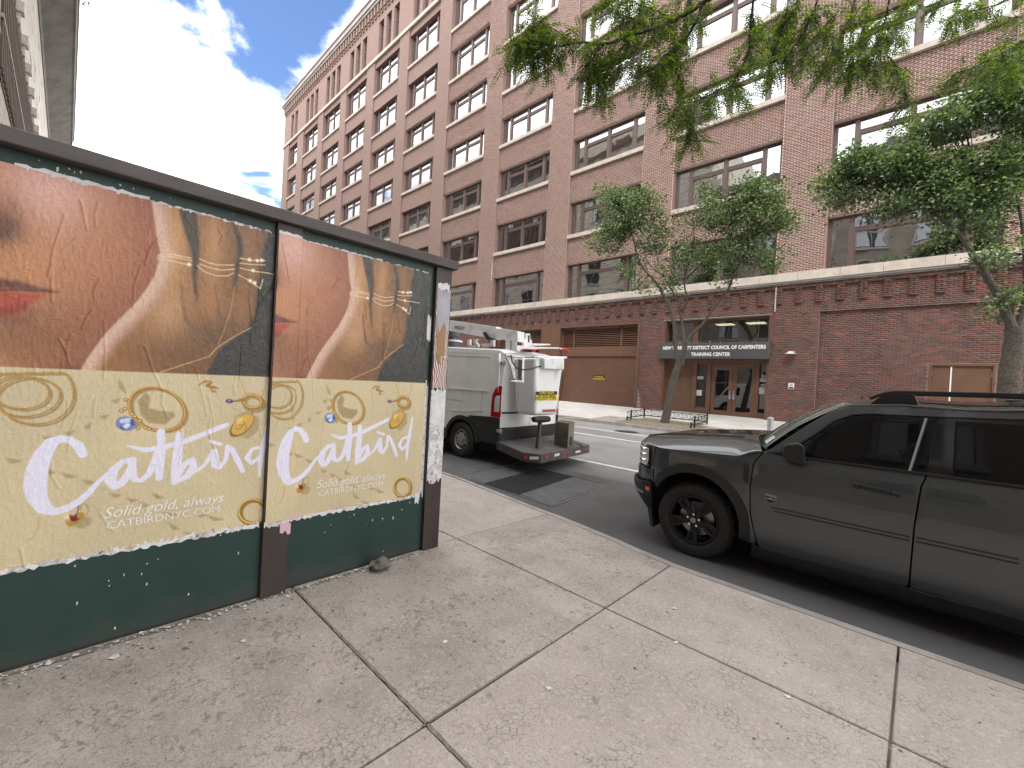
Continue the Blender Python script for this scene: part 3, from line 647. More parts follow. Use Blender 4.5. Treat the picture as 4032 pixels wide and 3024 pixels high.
for b in nearest:
    if one is None:
        e = .004; L_, Hh = (BL-JT)/2, (CH-JT)/2
        one = bpy.data.meshes.new('brick'); one.from_pydata([(-L_,.02,-Hh),(L_,.02,-Hh),(L_,.02,Hh),(-L_,.02,Hh),(-L_+e,0,-Hh+e),(L_-e,0,-Hh+e),(L_-e,0,Hh-e),(-L_+e,0,Hh-e)], [], [(4,5,6,7),(0,1,5,4),(1,2,6,5),(2,3,7,6),(3,0,4,7)])
    link('brick', one, mt['brick_ground'], B, ((b[0]+b[1])/2, b[4]+rnd.uniform(-.002,.003), (b[2]+b[3])/2))
# brick dentils under the belt course
dm = []
for k in range(9): dm += [(0,.112,5.23+k*.0675+.005,5.23+(k+1)*.0675-.005,-.075,.09),(.123,.235,5.23+k*.0675+.005,5.23+(k+1)*.0675-.005,-.075,.09)] if k % 2 else [(0,.235,5.23+k*.0675+.005,5.23+(k+1)*.0675-.005,-.075,.09)]
d0 = brick_object('dentil', dm, mt['brick_ground'], None, None); dme = d0.data; bpy.data.objects.remove(d0); 
x = -2.46-.664*34
while x < 5: link('dentil', dme, mt['brick_ground'], B, (x, YG, 0)); x += .664
brick_object('head_course', bricks(-26, 5, 5.838, 5.976, YG-.08, depth=.1), mt['brick_ground'], B)
MB().box(-26, XR, YG-.06, YG+.02, 5.84, 5.975).build('head_backing', mt['mortar_ground'], B)
MB().box(XE, XR, YG-.12, 20.3, 5.98, 6.04).box(XE, XR, YG-.17, 20.3, 6.04, 6.10).build('belt_moulding', mt['cornice_stone'], B)
x = -27.2; 
while x < 5:
    w_ = rnd.uniform(1.15, 1.6); MB().box(x+.004, x+w_-.004, YG-.2, 20.36, 6.102, 6.43).build('stone_block', mt['limestone'], B, bevel=.006, seg=1); x += w_
MB().box(XE, -27.2, YG-.2, 20.36, 6.102, 6.43).build('belt_course', mt['limestone'], B); MB().box(x, XR, YG-.2, 20.36, 6.102, 6.43).build('belt_course', mt['limestone'], B)
# bird spikes along the belt: one comb of wires
sp = MB(); 
for i in range(520): x_ = -16+i*.036; sp.bar((x_, 19.9, 6.432), (x_+rnd.uniform(-.01,.01), 19.9+rnd.uniform(-.03,.03), 6.50), .003)
tag(sp.build('bird_spikes', mt['steel_bare'], B), kind='stuff')
MB().box(-4.47,-4.43,YG-.09,YG-.01,4.95,5.95).build('conduit', mt['limestone_sill'], B)
MB().box(-21.60,-21.56,YF-.05,YF-.005,8.3,9.6).build('conduit', mt['limestone_sill'], B)
# garages: painted frames, louvres with single slats, ribbed roller doors
def garage(a, b, z0):
    f = MB(); f.box(a, a+.13, YG-.03, 20.4, z0, OT-.13); f.box(b-.13, b, YG-.03, 20.4, z0, OT-.13); f.box(a, b, YG-.03, 20.4, OT-.13, OT); f.box(a+.13, b-.13, 20.16, 20.4, 3.13, 3.64)
    c0, c1 = a+.13, b-.13; l1, l2 = c0+.16*(c1-c0), c0+.78*(c1-c0)
    for x_ in (c0, l1, l2, c1-.09): f.box(x_, x_+.09, 20.18, 20.4, 3.64, OT-.13)
    f.box(c0, c1, 20.18, 20.4, OT-.25, OT-.13); f.box(c0, c0+.1, 20.12, 20.4, z0, 3.13); f.box(c1-.1, c1, 20.12, 20.4, z0, 3.13)
    fr = f.build('garage_frame', mt['brown_metal'], B, bevel=.008)
    MB().box(c0, c1, 20.42, 20.46, 3.13, OT).build('louver_back', mt['brown_dark'], fr)
    for p0, p1 in ((c0+.09, l1), (l1+.09, l2), (l2+.09, c1-.09)):
        me = None
        for k in range(10):
            z = 3.66+k*.099
            if me is None:
                t_ = MB().hexa([(p0,20.2,0),(p1,20.2,0),(p1,20.215,.0),(p0,20.215,0)], [(p0,20.36,.095),(p1,20.36,.095),(p1,20.375,.085),(p0,20.375,.085)]).box(p0,p1,20.192,20.2,-.012,.034); me = bpy.data.meshes.new('slat'); me.from_pydata(t_.v, [], t_.f)
            link('slat', me, mt['brown_metal'], fr, (0, 0, z))
    r = MB(); n = int((3.13-z0)/.075)
    pr = []
    for k in range(n+1):
        z = z0+k*(3.13-z0)/n; pr += [(20.235, z), (20.222, z+.012), (20.222, z+.056), (20.235, z+.068)]
    pr = [q for q in pr if q[1] <= 3.13]
    for y, z in pr: r.v += [(c0+.1, y, z), (c1-.1, y, z)]
    for k in range(len(pr)-1): r.f.append((2*k, 2*k+1, 2*k+3, 2*k+2))
    r.build('roller_door', mt['brown_metal'], B, fix=False)
    return fr
garage(G0, G1, .40); garage(H0, H1, .40)
MB().box(H1, -16.15, YG-.02, 20.3, .3, OT).box(-16.14, G0, YG-.015, 20.3, .3, OT).build('column_cover', mt['brown_metal'], B, bevel=.006)
s0 = atY(*Zm((1750,1150),.3316)((1770, 985)), 20.2); s1 = atY(*Zm((1750,1150),.3316)((1900, 1018)), 20.2)
sg = thing('driveway_sign', 'small black and yellow no parking sign on the brown roller door', 'sign', ((s0[0]+s1[0])/2, 20.21, (s0[2]+s1[2])/2))
MB().box(s0[0], s1[0], 20.205, 20.215, s1[2]-.02, s0[2]).build('plate', mt['ink_black'], sg)
cx = (s0[0]+s1[0])/2
for i, s in enumerate(('NO PARKING', 'ACTIVE DRIVEWAY')):
    text('lettering', s, .115, lambda x, y, z, i=i: (cx+x, 20.203-z, s0[2]-.125-i*.115+y), mt['warn_yellow'], sg, .001, .001, align='CENTER', xs=.78)
# entrance
en = MB(); en.box(E0, E0+.12, 20.0, 20.5, .35, OT); en.box(E1-.1, E1, 20.0, 20.5, .35, OT); en.box(E0+.12, E1-.1, 20.3, 20.5, OT-.14, OT)
en.box(E0+.12, E1-.1, 20.28, 20.5, 2.84, 3.0); en.box(-7.76,-7.58,20.28,20.5,.35,2.84); en.box(-7.11,-6.93,20.28,20.5,.35,2.84); en.box(-5.10,-4.97,20.28,20.5,.35,2.84)
en.box(-7.58,-7.11,20.3,20.5,.35,.75); en.box(-4.97,E1-.1,20.3,20.5,.35,.75); en.box(-7.85,-7.62,20.3,20.5,3.0,OT-.14)
en.build('entrance_frame', mt['brown_metal'], B, bevel=.008)
MB().box(E0+.12,-7.76,20.36,20.42,.36,2.84).build('side_door', mt['brown_metal'], B, bevel=.006)
MB().box(E0, E1, 19.99, 20.36, OT-.04, OT).build('soffit', mt['soffit_light'], B)
MB().box(E0+.12,-7.85,20.42,20.43,3.0,OT-.14).build('transom_pane', mt['door_glass'], B); MB().box(-7.62,E1-.1,20.42,20.43,3.0,OT-.14).build('transom_pane', mt['door_glass'], B)
MB().box(-7.58,-7.11,20.42,20.43,.75,2.84).build('sidelight_pane', mt['door_glass'], B); MB().box(-4.97,E1-.1,20.42,20.43,.75,2.84).build('sidelight_pane', mt['door_glass'], B)
for a, b, hx in ((-6.92,-6.02,-6.09),(-6.01,-5.11,-5.94)):
    d_ = MB().box(a,b,20.34,20.39,.40,.72).box(a,b,20.34,20.39,2.62,2.83).box(a,a+.16,20.34,20.39,.72,2.62).box(b-.16,b,20.34,20.39,.72,2.62).build('glass_door', mt['brown_metal'], B, bevel=.005)
    MB().box(a+.16,b-.16,20.36,20.37,.72,2.62).build('pane', mt['door_glass'], d_)
    MB().box(hx-.045,hx+.045,20.28,20.338,1.25,1.62).build('handle', mt['chrome'], d_, bevel=.006); MB().box(a+.17,b-.17,20.42,20.45,1.42,1.46).build('push_bar', mt['chrome'], d_)
# lobby seen through the glass
lb = MB(); lb.box(-7.5, E1+1.5, 22.2, 22.3, .4, 4.9); lb.build('lobby_wall', mt['room_wall'], B); MB().box(-7.6, E1+1.5, 20.6, 22.2, 4.72, 4.80).build('lobby_ceiling', mt['room_wall'], B)
MB().box(-9.0, -3, 20.62, 22.5, .28, .40).build('lobby_floor', mt['stone_dark'], B)
for x in (-6.75, -5.45): MB().box(x-.36, x+.36, 21.0, 21.5, 4.69, 4.715).build('ceiling_light', mt['light_panel'], B)
# canopy sign
sgn = thing('canopy_sign', 'dark grey canopy sign with white lettering above the entrance doors', 'sign', (-6.86, 19.9, 3.35))
MB().box(E0-.04, E1+.02, 19.80, 20.26, 3.0, 3.71).build('sign_box', mt['sign_grey'], sgn, bevel=.015)
text('lettering', 'NEW YORK CITY DISTRICT COUNCIL OF CARPENTERS', .215, lambda x, y, z: (-6.86+x, 19.796-z, 3.43+y), mt['sign_white'], sgn, .004, .0085, align='CENTER', xs=.80, spacing=1.03)
text('lettering', 'TRAINING CENTER', .215, lambda x, y, z: (-6.86+x, 19.796-z, 3.13+y), mt['sign_white'], sgn, .004, .0085, align='CENTER', xs=.86, spacing=1.05)
sp = MB()
for i in range(130): x_ = E0+.05+i*.035; sp.bar((x_, 19.95, 3.71), (x_+rnd.uniform(-.02,.02), 19.95+rnd.uniform(-.05,.05), 3.83), .004)
tag(sp.build('bird_spikes', mt['steel_bare'], sgn), kind='stuff')
# notices on the glass, wall lamp, wall sign, service doors
q2 = Zm((2450,1050),.39177)
for (u0,v0,u1,v1,lab,y_) in ((748,1100,815,1132,'upper white notice taped inside the left sidelight','') ,(745,1238,798,1298,'letter sized white notice with black heading in the left sidelight',''),(1370,1215,1430,1282,'white sheet taped in the right sidelight beside the doors',''),(1375,1120,1470,1160,'wide pale notice across the top of the right sidelight','')):
    a = atY(*q2((u0,v0)), 20.41); b = atY(*q2((u1,v1)), 20.41)
    tag(MB().box(a[0], b[0], 20.404, 20.412, b[2], a[2]).build('notice_sheet', mt['paper_white']), lab, 'notice', 'notices in the entrance glass')
a = atY(*q2((1700,1200)), 20); wsn = thing('no_smoking_sign', 'small white no smoking sign on the dark brick wall', 'sign', (a[0], 19.95, a[2]))
MB().box(a[0]-.1, a[0]+.1, YG-.012, YG-.002, a[2]-.12, a[2]+.12).build('plate', mt['sign_white'], wsn, bevel=.004)
MB().lathe([(.045,-.018),(.045,-.014)], (a[0], YG, a[2]+.045), 'y', 20).build('red_ring', mt['lamp_red'], wsn); MB().lathe([(.033,-.02),(.033,-.016)], (a[0], YG, a[2]+.045), 'y', 20).build('ring_centre', mt['sign_white'], wsn)
MB().bar((a[0]-.03,YG-.022,a[2]+.075),(a[0]+.03,YG-.022,a[2]+.015),.01).build('slash', mt['lamp_red'], wsn); MB().box(a[0]-.075,a[0]+.075,YG-.018,YG-.013,a[2]-.1,a[2]-.04).build('caption', mt['ink_black'], wsn)
a = atY(*q2((1705,865)), 19.85); wl_ = thing('wall_lamp', 'small silver wall lamp on the brick beside the canopy sign', 'lamp', (a[0], 19.9, a[2]))
MB().lathe([(.09,-.06),(.1,0)], (a[0]+.03, YG, a[2]+.03), 'y', 20).build('back_plate', mt['steel_bare'], wl_, smooth=True)
MB().hexa([(a[0]-.16,19.72,a[2]-.03),(a[0]+.1,19.72,a[2]-.03),(a[0]+.1,19.92,a[2]-.03),(a[0]-.16,19.92,a[2]-.03)],[(a[0]-.1,19.8,a[2]+.06),(a[0]+.06,19.8,a[2]+.06),(a[0]+.06,19.92,a[2]+.06),(a[0]-.1,19.92,a[2]+.06)]).build('lamp_head', mt['bollard_steel'], wl_, bevel=.006); MB().box(a[0]-.2,a[0]+.14,19.68,19.94,a[2]-.045,a[2]-.031).build('lens_plate', mt['sign_white'], wl_)
sd_ = MB().box(.16,.22,YG+.09,20.5,.35,2.9).box(1.59,1.65,YG+.09,20.5,.35,2.9).box(.22,1.59,YG+.09,20.5,2.82,2.9).build('service_frame', mt['brown_metal'], B, bevel=.005)
MB().box(.22,.66,YG+.14,20.4,.36,2.82).build('service_door', mt['brown_metal'], B, bevel=.004); MB().box(.70,1.59,YG+.14,20.4,.36,2.82).build('service_door', mt['brown_metal'], B, bevel=.004)
MB().box(.662,.698,YG+.12,YG+.16,.36,2.8).build('astragal', mt['sign_white'], B)
for x_, z in ((.235,2.55),(1.575,2.55),(.235,1.8),(1.575,1.8)): MB().box(x_-.012,x_+.012,YG+.11,YG+.14,z-.07,z+.07).build('hinge', mt['steel_bare'], B)
# whitish patch of repointed joints low on the pier
pm = MB()
for k in range(18):
    wdt = .12+.10*k/18*1.6*rnd.uniform(.6,1.3)
    z = .50+k*CH
    if z > 1.5: break
    for seg in range(1): pm.box(G1+.02, G1+.02+min(.5,wdt*1.6)*(1.1-(z-.5)), YG-.002, YG+.006, z-.005, z+.006)
pm.build('repointed_joints', mt['sign_white'], B)

# ---------------------------------------------------------------- buildings on the near side (overhead at the left, and mirrored in the windows)
A_ = thing('stone_building', 'old stone building with projecting weathered grey cornice at upper left', 'building', (-45, -3, 0))
ax0, ax1 = -86., -35.5
MB().box(ax0, ax1, -16, -2.95, -.3, 16.4).build('wall', mt['stone_front'], A_)
MB().box(ax0, ax1, -16, -2.9, 16.4, 24.3).build('brown_frieze', mt['brick_brown'], A_)
MB().box(ax0, ax1, -2.9, -2.78, 19.1, 19.3).build('string_course', mt['cornice_stone'], A_)
MB().prism([(ax0,-3.2,24.3),(ax0,-2.9,24.3),(ax0,-2.36,28.55),(ax0,-3.2,28.55)], [(ax1,-3.2,24.3),(ax1,-2.9,24.3),(ax1,-2.36,28.55),(ax1,-3.2,28.55)]).build('cove_band', mt['stone_cracked'], A_)
pr = [(-3.2,28.55),(-2.28,28.55),(-2.22,28.9),(-1.95,29.15),(-1.15,29.9),(-.45,30.6),(-.28,30.65),(-.22,31.2),(-.10,31.3),(-.10,31.9),(-3.2,32.2)]
MB().prism([(ax0,y,z) for y,z in pr], [(ax1,y,z) for y,z in pr]).build('cornice', mt['stone_grey'], A_, bevel=.05)
MB().box(ax0, ax1, -16, -3.2, 24.3, 31.0).build('attic', mt['stone_dark'], A_)
bk = bpy.data.meshes.new('bracket'); tmp = MB().box(-.35,.35,-2.9,-2.55,23.6,24.28).box(-.2,.2,-2.9,-2.7,22.9,23.6); bk.from_pydata(tmp.v, [], tmp.f)
x = -82.
while x < ax1: link('bracket', bk, mt['stone_cracked'], A_, (x, 0, 0)); x += 4.3
rb = bpy.data.meshes.new('frieze_rib'); tmp = MB().box(-.16,.16,-2.9,-2.8,16.6,19.1).box(-.16,.16,-2.9,-2.8,19.3,22.9); rb.from_pydata(tmp.v, [], tmp.f)
x = -84.
while x < ax1: link('frieze_rib', rb, mt['brick_brown'], A_, (x, 0, 0)); x += .86
def simple_windows(parent, x0, x1, step, w, zs, hgt, Y):
    fm = MB(); fm.box(-w/2-.12,-w/2,Y-.05,Y+.06,0,hgt).box(w/2,w/2+.12,Y-.05,Y+.06,0,hgt).box(-w/2-.12,w/2+.12,Y-.05,Y+.08,hgt,hgt+.16).box(-w/2-.2,w/2+.2,Y-.05,Y+.14,-.16,0).box(-w/2,w/2,Y-.05,Y+.03,hgt*.5-.04,hgt*.5+.04).box(-.03,.03,Y-.05,Y+.02,0,hgt)
    me = bpy.data.meshes.new('window'); me.from_pydata(fm.v, [], fm.f); pm_ = MB().box(-w/2,w/2,Y-.04,Y+.012,0,hgt); me2 = bpy.data.meshes.new('pane'); me2.from_pydata(pm_.v, [], pm_.f)
    cm = MB().box(-w/2+.02,-w*.18,Y-.03,Y+.016,.1,hgt-.05).box(w*.2,w/2-.02,Y-.03,Y+.016,.1,hgt-.05); me3 = bpy.data.meshes.new('curtain'); me3.from_pydata(cm.v, [], cm.f)
    x = x0
    while x < x1:
        for z in zs:
            o = link('window', me, mt['cornice_stone'], parent, (x, 0, z)); link('pane', me2, mt['window_dark'], o, (x, 0, z))
            if rnd.random() < .5: link('curtain', me3, mt['curtain_cloth'], o, (x, 0, z))
        x += step
simple_windows(A_, -70, -37, 4.3, 1.7, [1.4,5.0,8.6,12.2], 2.3, -2.95)
for s_ in range(14):   # weeds in the cornice joints
    pass
wd = MB()
for k in range(60):
    c = Vector(atP(330+rnd.gauss(0,9), 62+rnd.gauss(0,10), (0,-.08,31.5), np.array([0,1.,0])))
    c.x = -52+rnd.uniform(-.8,.8); c.y = .05+rnd.uniform(-.1,.5); c.z = 31.5+rnd.uniform(-.5,.4); d_ = Vector((rnd.uniform(-1,1),rnd.uniform(-1,1),rnd.uniform(-.6,1)))*.14; e_ = Vector((rnd.uniform(-1,1),rnd.uniform(-1,1),rnd.uniform(-1,1)))*.07
    wd.add([c-d_, c+e_, c+d_, c-e_], [(0,1,2,3)])
for k in range(5): wd.tube([(-52,-.1,31.4),(-52+rnd.uniform(-.5,.5),.3,31.5+rnd.uniform(-.2,.3)),(-52+rnd.uniform(-.8,.8),.5,31.4+rnd.uniform(-.4,.4))], .02, 5)
tag(wd.build('weed', mt['pear_leaf'], fix=False), 'small weed sprouting from the edge of the grey stone cornice', 'plant')
A2 = thing('limestone_building', 'pale limestone building mirrored in the lower windows across the street', 'building', (-28, -4, 0))
MB().box(-35.4, -16, -18, -2.9, -.3, 29.5).build('wall', mt['stone_front'], A2); MB().box(-35.4, -16, -3.2, -2.2, 29.5, 30.6).build('cornice', mt['limestone'], A2); MB().box(-35.4, -16, -2.9, -2.7, 5.0, 5.6).build('string_course', mt['limestone'], A2)
simple_windows(A2, -33.4, -17, 4.3, 1.7, [1.2,6.4,10.2,14.0,17.8,21.6,25.4], 2.5, -2.9)
B_ = thing('brown_building', 'brown stone building behind the viewer seen only as a reflection', 'building', (7, -4, 0))
MB().box(-16, 34, -18, -2.7, -.3, 21).build('wall', mt['stone_dark'], B_); MB().box(-16, 34, -3, -2.3, 20.4, 21.3).build('cornice', mt['stone_grey'], B_); MB().box(-16, 34, -2.7, -2.55, 5.2, 5.7).build('string_course', mt['stone_grey'], B_)
simple_windows(B_, -13.5, 33, 3.4, 1.6, [1.2,6.6,10.2,13.8,17.2], 2.4, -2.7)
# ---------------------------------------------------------------- hoarding
XH = -3.2
Hd = thing('hoarding', 'dark green plywood hoarding with brown posts and a brown cap board', 'hoarding', (XH, 1, 0))
MB().box(XH-.025, XH, -3.6, .95, .02, 2.56).build('board', mt['green_board'], Hd); MB().box(XH-.025, XH, 1.12, 2.26, .02, 2.56).build('board', mt['green_board'], Hd)
MB().box(-9.5, XH-.03, 2.36, 2.385, .02, 2.56).build('return_board', mt['green_board'], Hd)
for a, b in ((.955, 1.118), (2.262, 2.435), (-2.2, -2.04)): MB().box(XH-.06, XH+.035, a, b, .0, 2.558).build('post', mt['brown_post'], Hd, bevel=.004)
MB().hexa([(XH-.16,-3.6,2.56),(XH+.075,-3.6,2.56),(XH+.075,2.47,2.56),(XH-.16,2.47,2.56)], [(XH-.16,-3.6,2.665),(XH+.085,-3.6,2.635),(XH+.085,2.475,2.635),(XH-.16,2.475,2.665)]).build('cap_board', mt['cap_board'], Hd, bevel=.006)
MB().box(-9.5, XH-.17, 2.30, 2.47, 2.56, 2.65).build('cap_board', mt['cap_board'], Hd)
MB().box(XH-.022, XH-.012, -3.6, .95, 0, .03).build('base_strip', mt['brown_post'], Hd); MB().box(XH-.022, XH-.012, 1.12, 2.26, 0, .03).build('base_strip', mt['brown_post'], Hd)
# ---------------------------------------------------------------- posters: the printed picture is laid out on a fine crumpled sheet
PW, PZ0, PZ1 = 1.262, .515, 2.487
du_ = .0038; nv = int((PZ1-PZ0)/du_)+1
UM = -.068; nu = int((PW-UM)/du_)+1
U, V = np.meshgrid(np.linspace(UM, PW, nu), np.linspace(PZ0, PZ1, nv))
z2 = Zm((0,550),.57262); z3 = Zm((0,1400),.5424); z5 = Zm((950,1450),.45213)
def pu(pts, zm=z3, off=.179):
    r = []
    for p in pts: w = atX(*zm(p[:2]), XH); r.append((w[1]+off, w[2]))
    return np.array(r)
def lin(c): c = np.array(c)/255.; return np.where(c <= .04045, c/12.92, ((c+.055)/1.055)**2.4)
def segdist(P, R=None):
    best = np.full(U.shape, 9.)
    for i in range(len(P)-1):
        a, b = P[i], P[i+1]; d = b-a; L2 = d@d+1e-12; t_ = np.clip(((U-a[0])*d[0]+(V-a[1])*d[1])/L2, 0, 1)
        q = np.hypot(U-a[0]-t_*d[0], V-a[1]-t_*d[1])
        if R is not None: q = q-(R[i]+(R[i+1]-R[i])*t_)
        best = np.minimum(best, q)
    return best
def inside(P):
    r = np.zeros(U.shape, bool); n = len(P)
    for i in range(n):
        x0, y0 = P[i]; x1, y1 = P[(i+1)%n]
        if y0 == y1: continue
        c = (y0 > V) != (y1 > V); r ^= c & (U < (x1-x0)*(V-y0)/(y1-y0)+x0)
    return r
def sm(x, a, b): t_ = np.clip((x-a)/(b-a), 0, 1); return t_*t_*(3-2*t_)
def pmask(P, blur): d = segdist(np.vstack([P, P[:1]])); return sm(np.where(inside(P), d, -d), -blur, blur)
C = np.zeros(U.shape+(3,))
def over(mask, c):
    global C
    c = lin(c) if not isinstance(c, np.ndarray) else c
    C = C*(1-mask[..., None])+c*mask[..., None]
def blob(p, rx, ry, zm=z2): q = pu([p], zm)[0]; return np.exp(-(((U-q[0])/rx)**2+((V-q[1])/ry)**2))
def stroke(pts, wpx, c, zm=z3, blur=.0022, alpha=1., off=.179):
    P = pu(pts, zm, off); R = np.array([(w*(.00058 if zm is z2 else .00036)) for w in (wpx if hasattr(wpx, '__len__') else [wpx]*len(pts))]); over(alpha*sm(-segdist(P, R), -blur, blur), c)
def smoothf(lu, lv, seed):
    r = np.random.default_rng(seed).standard_normal(U.shape); fy_ = np.fft.fftfreq(nv, du_)[:, None]; fx_ = np.fft.fftfreq(nu, du_)[None]
    g = np.exp(-((fx_*lu)**2+(fy_*lv)**2)*9.87); f = np.fft.ifft2(np.fft.fft2(r)*g).real; return f/f.std()
DIV = 1.512
# upper photograph: cheek and mouth at the left, a ringed hand at the right, near-black ground
over(np.ones(U.shape), (44,43,40))
cheek = [(1040,420),(1060,560),(1075,680),(1098,775),(1085,840),(1060,930),(1000,1030),(930,1120),(850,1200),(760,1290),(690,1370),(640,1440),(590,1510),(540,1600)]
hand = cheek+[(540,1700),(1380,1700),(1440,1560),(1500,1450),(1600,1370),(1700,1300),(1750,1200),(1765,1060),(1790,930),(1800,780),(1845,640),(1845,560)]
hm = pmask(pu(hand, z2), .012); dch = segdist(pu(cheek, z2))
hc = lin((150,103,60))*(1-sm(dch, .04, .55)[..., None]*.45)
over(hm, hc)
over(hm*blob((1200,700),.06,.3), (188,140,92)); over(hm*blob((1470,700),.05,.3)*.8, (182,134,88)); over(hm*blob((1720,700),.04,.25)*.6, (150,105,64))
over(hm*blob((1150,1180),.10,.16)*.7, (190,148,108)); over(hm*blob((1460,1120),.07,.1)*.6, (168,116,66)); over(hm*blob((1660,1160),.05,.12)*.6, (150,100,56))
over(hm*blob((1250,1480),.28,.12)*.75, (112,74,44)); over(hm*blob((1500,1350),.14,.10)*.6, (88,58,36))
for P_, w_ in (([(1290,480),(1310,600),(1335,720),(1345,820),(1335,930),(1345,1020),(1352,1110)], [78,66,46,30,20,14,6]), ([(1600,560),(1645,680),(1652,780),(1630,880),(1620,960),(1600,1040)], [10,26,30,22,16,8])): stroke(P_, w_, (52,46,40), z2, .012, .95)
stroke([(1250,1000),(1255,1100),(1280,1250),(1370,1330)], [8,12,18,8], (96,62,38), z2, .012, .6); stroke([(1480,1000),(1500,1180),(1520,1300)], [6,12,6], (92,60,36), z2, .014, .5)
edge = sm(.095-dch, 0, .075)*hm; over(edge*.9, (210,176,158))
face = [(-60,100)]+cheek+[(540,1700),(-60,1700)]
fm_ = pmask(pu(face, z2), .0045)
fcx = lin((176,120,86))*np.ones(U.shape+(1,)); over(fm_, fcx)
over(fm_*sm(.30-dch, 0, .30)*.75, (138,76,54)); over(fm_*blob((330,330),.17,.20)*.95, (208,162,150)); over(fm_*blob((150,820),.12,.16)*.5, (196,138,92)); over(fm_*blob((120,1330),.22,.14)*.75, (126,86,58)); over(fm_*blob((520,1420),.2,.2)*.6, (140,90,62)); over(fm_*blob((760,760),.12,.22)*.4, (172,108,78))
over(fm_*np.clip(blob((5,600),.07,.085)*1.2,0,1)*.9, (84,54,40)); over(fm_*blob((60,470),.05,.09)*.5, (120,76,54))
stroke([(-60,985),(120,1000),(260,1030),(400,1047)], [46,38,22,4], (92,48,40), z2, .014, .9); stroke([(-60,1110),(90,1110),(220,1085),(300,1065)], [110,90,40,8], (168,68,52), z2, .02, .92); stroke([(-60,1195),(80,1180),(180,1140)], [40,40,14], (128,46,40), z2, .022, .8)
stroke([(-60,1250),(140,1240),(260,1180)], [40,44,20], (120,78,56), z2, .03, .6); stroke([(-60,1035),(150,1035),(380,1047)], [8,8,2], (52,24,22), z2, .008, .8); over(fm_*blob((480,1600),.05,.03)*.9, (46,42,42))
G = (222,196,150)
for P_ in ([(1085,795),(1180,788),(1312,815)],[(1082,808),(1190,806),(1318,832)],[(1082,820),(1180,835),(1300,862)],[(1372,820),(1440,848),(1500,862),(1610,862)],[(1372,856),(1440,880),(1520,898),(1612,890)],[(1358,866),(1400,905),(1480,935),(1560,938),(1604,918)],[(1650,815),(1730,830),(1822,832)],[(1650,850),(1730,858),(1820,862)],[(1650,882),(1740,905),(1830,915),(1900,930)],[(1640,930),(1700,962),(1790,1025)],[(1790,1025),(1806,960)]): stroke(P_, 4.6, G, z2, .002)
for p in ((1300,858),(1740,900),(1800,830),(1770,832),(1715,826),(1750,985),(1720,970)): over(np.clip(blob(p,.009,.009)*1.4,0,1), (246,236,214))
def dashed(pts, w, c, zm, seg_=.011):
    P = pu(pts, zm)
    for i in range(len(P)-1):
        L = np.hypot(*(P[i+1]-P[i])); n = max(2, int(L/seg_))
        for k in range(n): q = P[i]+(P[i+1]-P[i])*(k+.5)/n; over(sm(w-np.hypot(U-q[0], V-q[1]), -.002, .002)*.85, c)
dashed([(1610,1010),(1592,1150),(1545,1300),(1500,1410)], .0035, (190,152,98), z2); dashed([(1730,1290),(1600,1360),(1490,1430),(1440,1490),(1250,1550),(1100,1600)], .0042, (205,168,110), z2)
# lower half: cream ground with scattered jewellery
low = sm(DIV-V, -.001, .001); crm = lin((201,186,151))*np.ones(U.shape+(1,)); crm = crm*(1+.03*smoothf(.10,.14,3)[..., None]); over(low, crm)
SH = (158,137,92); GD = (158,114,44); GL = (214,176,96)
def ell(c, rx, ry, rot, w, colr, zm=z3, n=40, a0=0, a1=360):
    pts = [(c[0]+rx*math.cos(t_)*math.cos(rot)-ry*math.sin(t_)*math.sin(rot), c[1]+rx*math.cos(t_)*math.sin(rot)+ry*math.sin(t_)*math.cos(rot)) for t_ in np.radians(np.linspace(a0, a1, n))]
    keep = [p for p in pts if p[1] > 118]
    if len(keep) > 1: stroke(keep, w, colr, zm, .002)
for P_ in [(40,745,150,765),(330,820,400,850),(440,850,560,880),(590,900,700,920),(800,1000,880,1010),(920,1030,1000,1050),(1100,1000,1190,1030),(1010,1060,1080,1090),(1180,1140,1300,1150),(1220,1210,1300,1260),(1330,1280,1440,1300),(1500,1160,1620,1190),(1420,1150,1500,1150),(310,590,380,590),(470,560,540,545),(610,520,660,490),(720,440,790,430),(810,330,870,310),(860,170,910,270)]:
    stroke([(P_[0],P_[1]),((P_[0]+P_[2])/2,(P_[1]+P_[3])/2+12),(P_[2],P_[3])], [6,34,8], SH, z3, .006, .75)
stroke([(280,1170),(280,1240),(240,1320),(180,1360)], [3,12,10,3], (182,158,105), z3, .006, .7)
for c, rx, ry, ro in (((150,265),205,120,.05),((200,300),235,140,-.1),((240,260),295,235,.15)): ell((c[0]+18,c[1]+14), rx, ry, ro, 16, SH); 
for c, rx, ry, ro in (((150,265),205,120,.05),((200,300),235,140,-.1),((240,260),295,235,.15)): ell(c, rx, ry, ro, 10, GD); ell((c[0]-2,c[1]-3), rx, ry, ro, 3, GL)
over(pmask(pu([(1000,330),(1060,260),(1090,300),(1080,380),(1150,400),(1260,410),(1270,440),(1200,500),(1080,490),(1020,430)]), .006)*.9, SH)
ell((1158,400), 205, 148, .33, 22, SH); ell((1140,390), 205, 150, .33, 25, GD); ell((1138,386), 208, 153, .33, 7, GL)
for p in ((912,320),(905,385),(955,425),(975,440),(1015,470),(1000,525),(1055,522),(880,400),(1080,530),(985,500)): stroke([p,(p[0]+4,p[1]+3)], 28, GD, z3, .002); stroke([p,(p[0]+2,p[1]+1)], 12, (236,206,150), z3, .002)
stroke([(905,490),(930,500)], [105,100], (112,128,178), z3, .003); stroke([(890,475),(935,470)], 36, (190,204,236), z3, .003); stroke([(925,505),(905,520)], 30, (214,222,240), z3, .003); stroke([(955,470),(965,500)], 18, (60,72,120), z3, .003); stroke([(880,520),(900,535)], 18, (66,80,128), z3, .003)
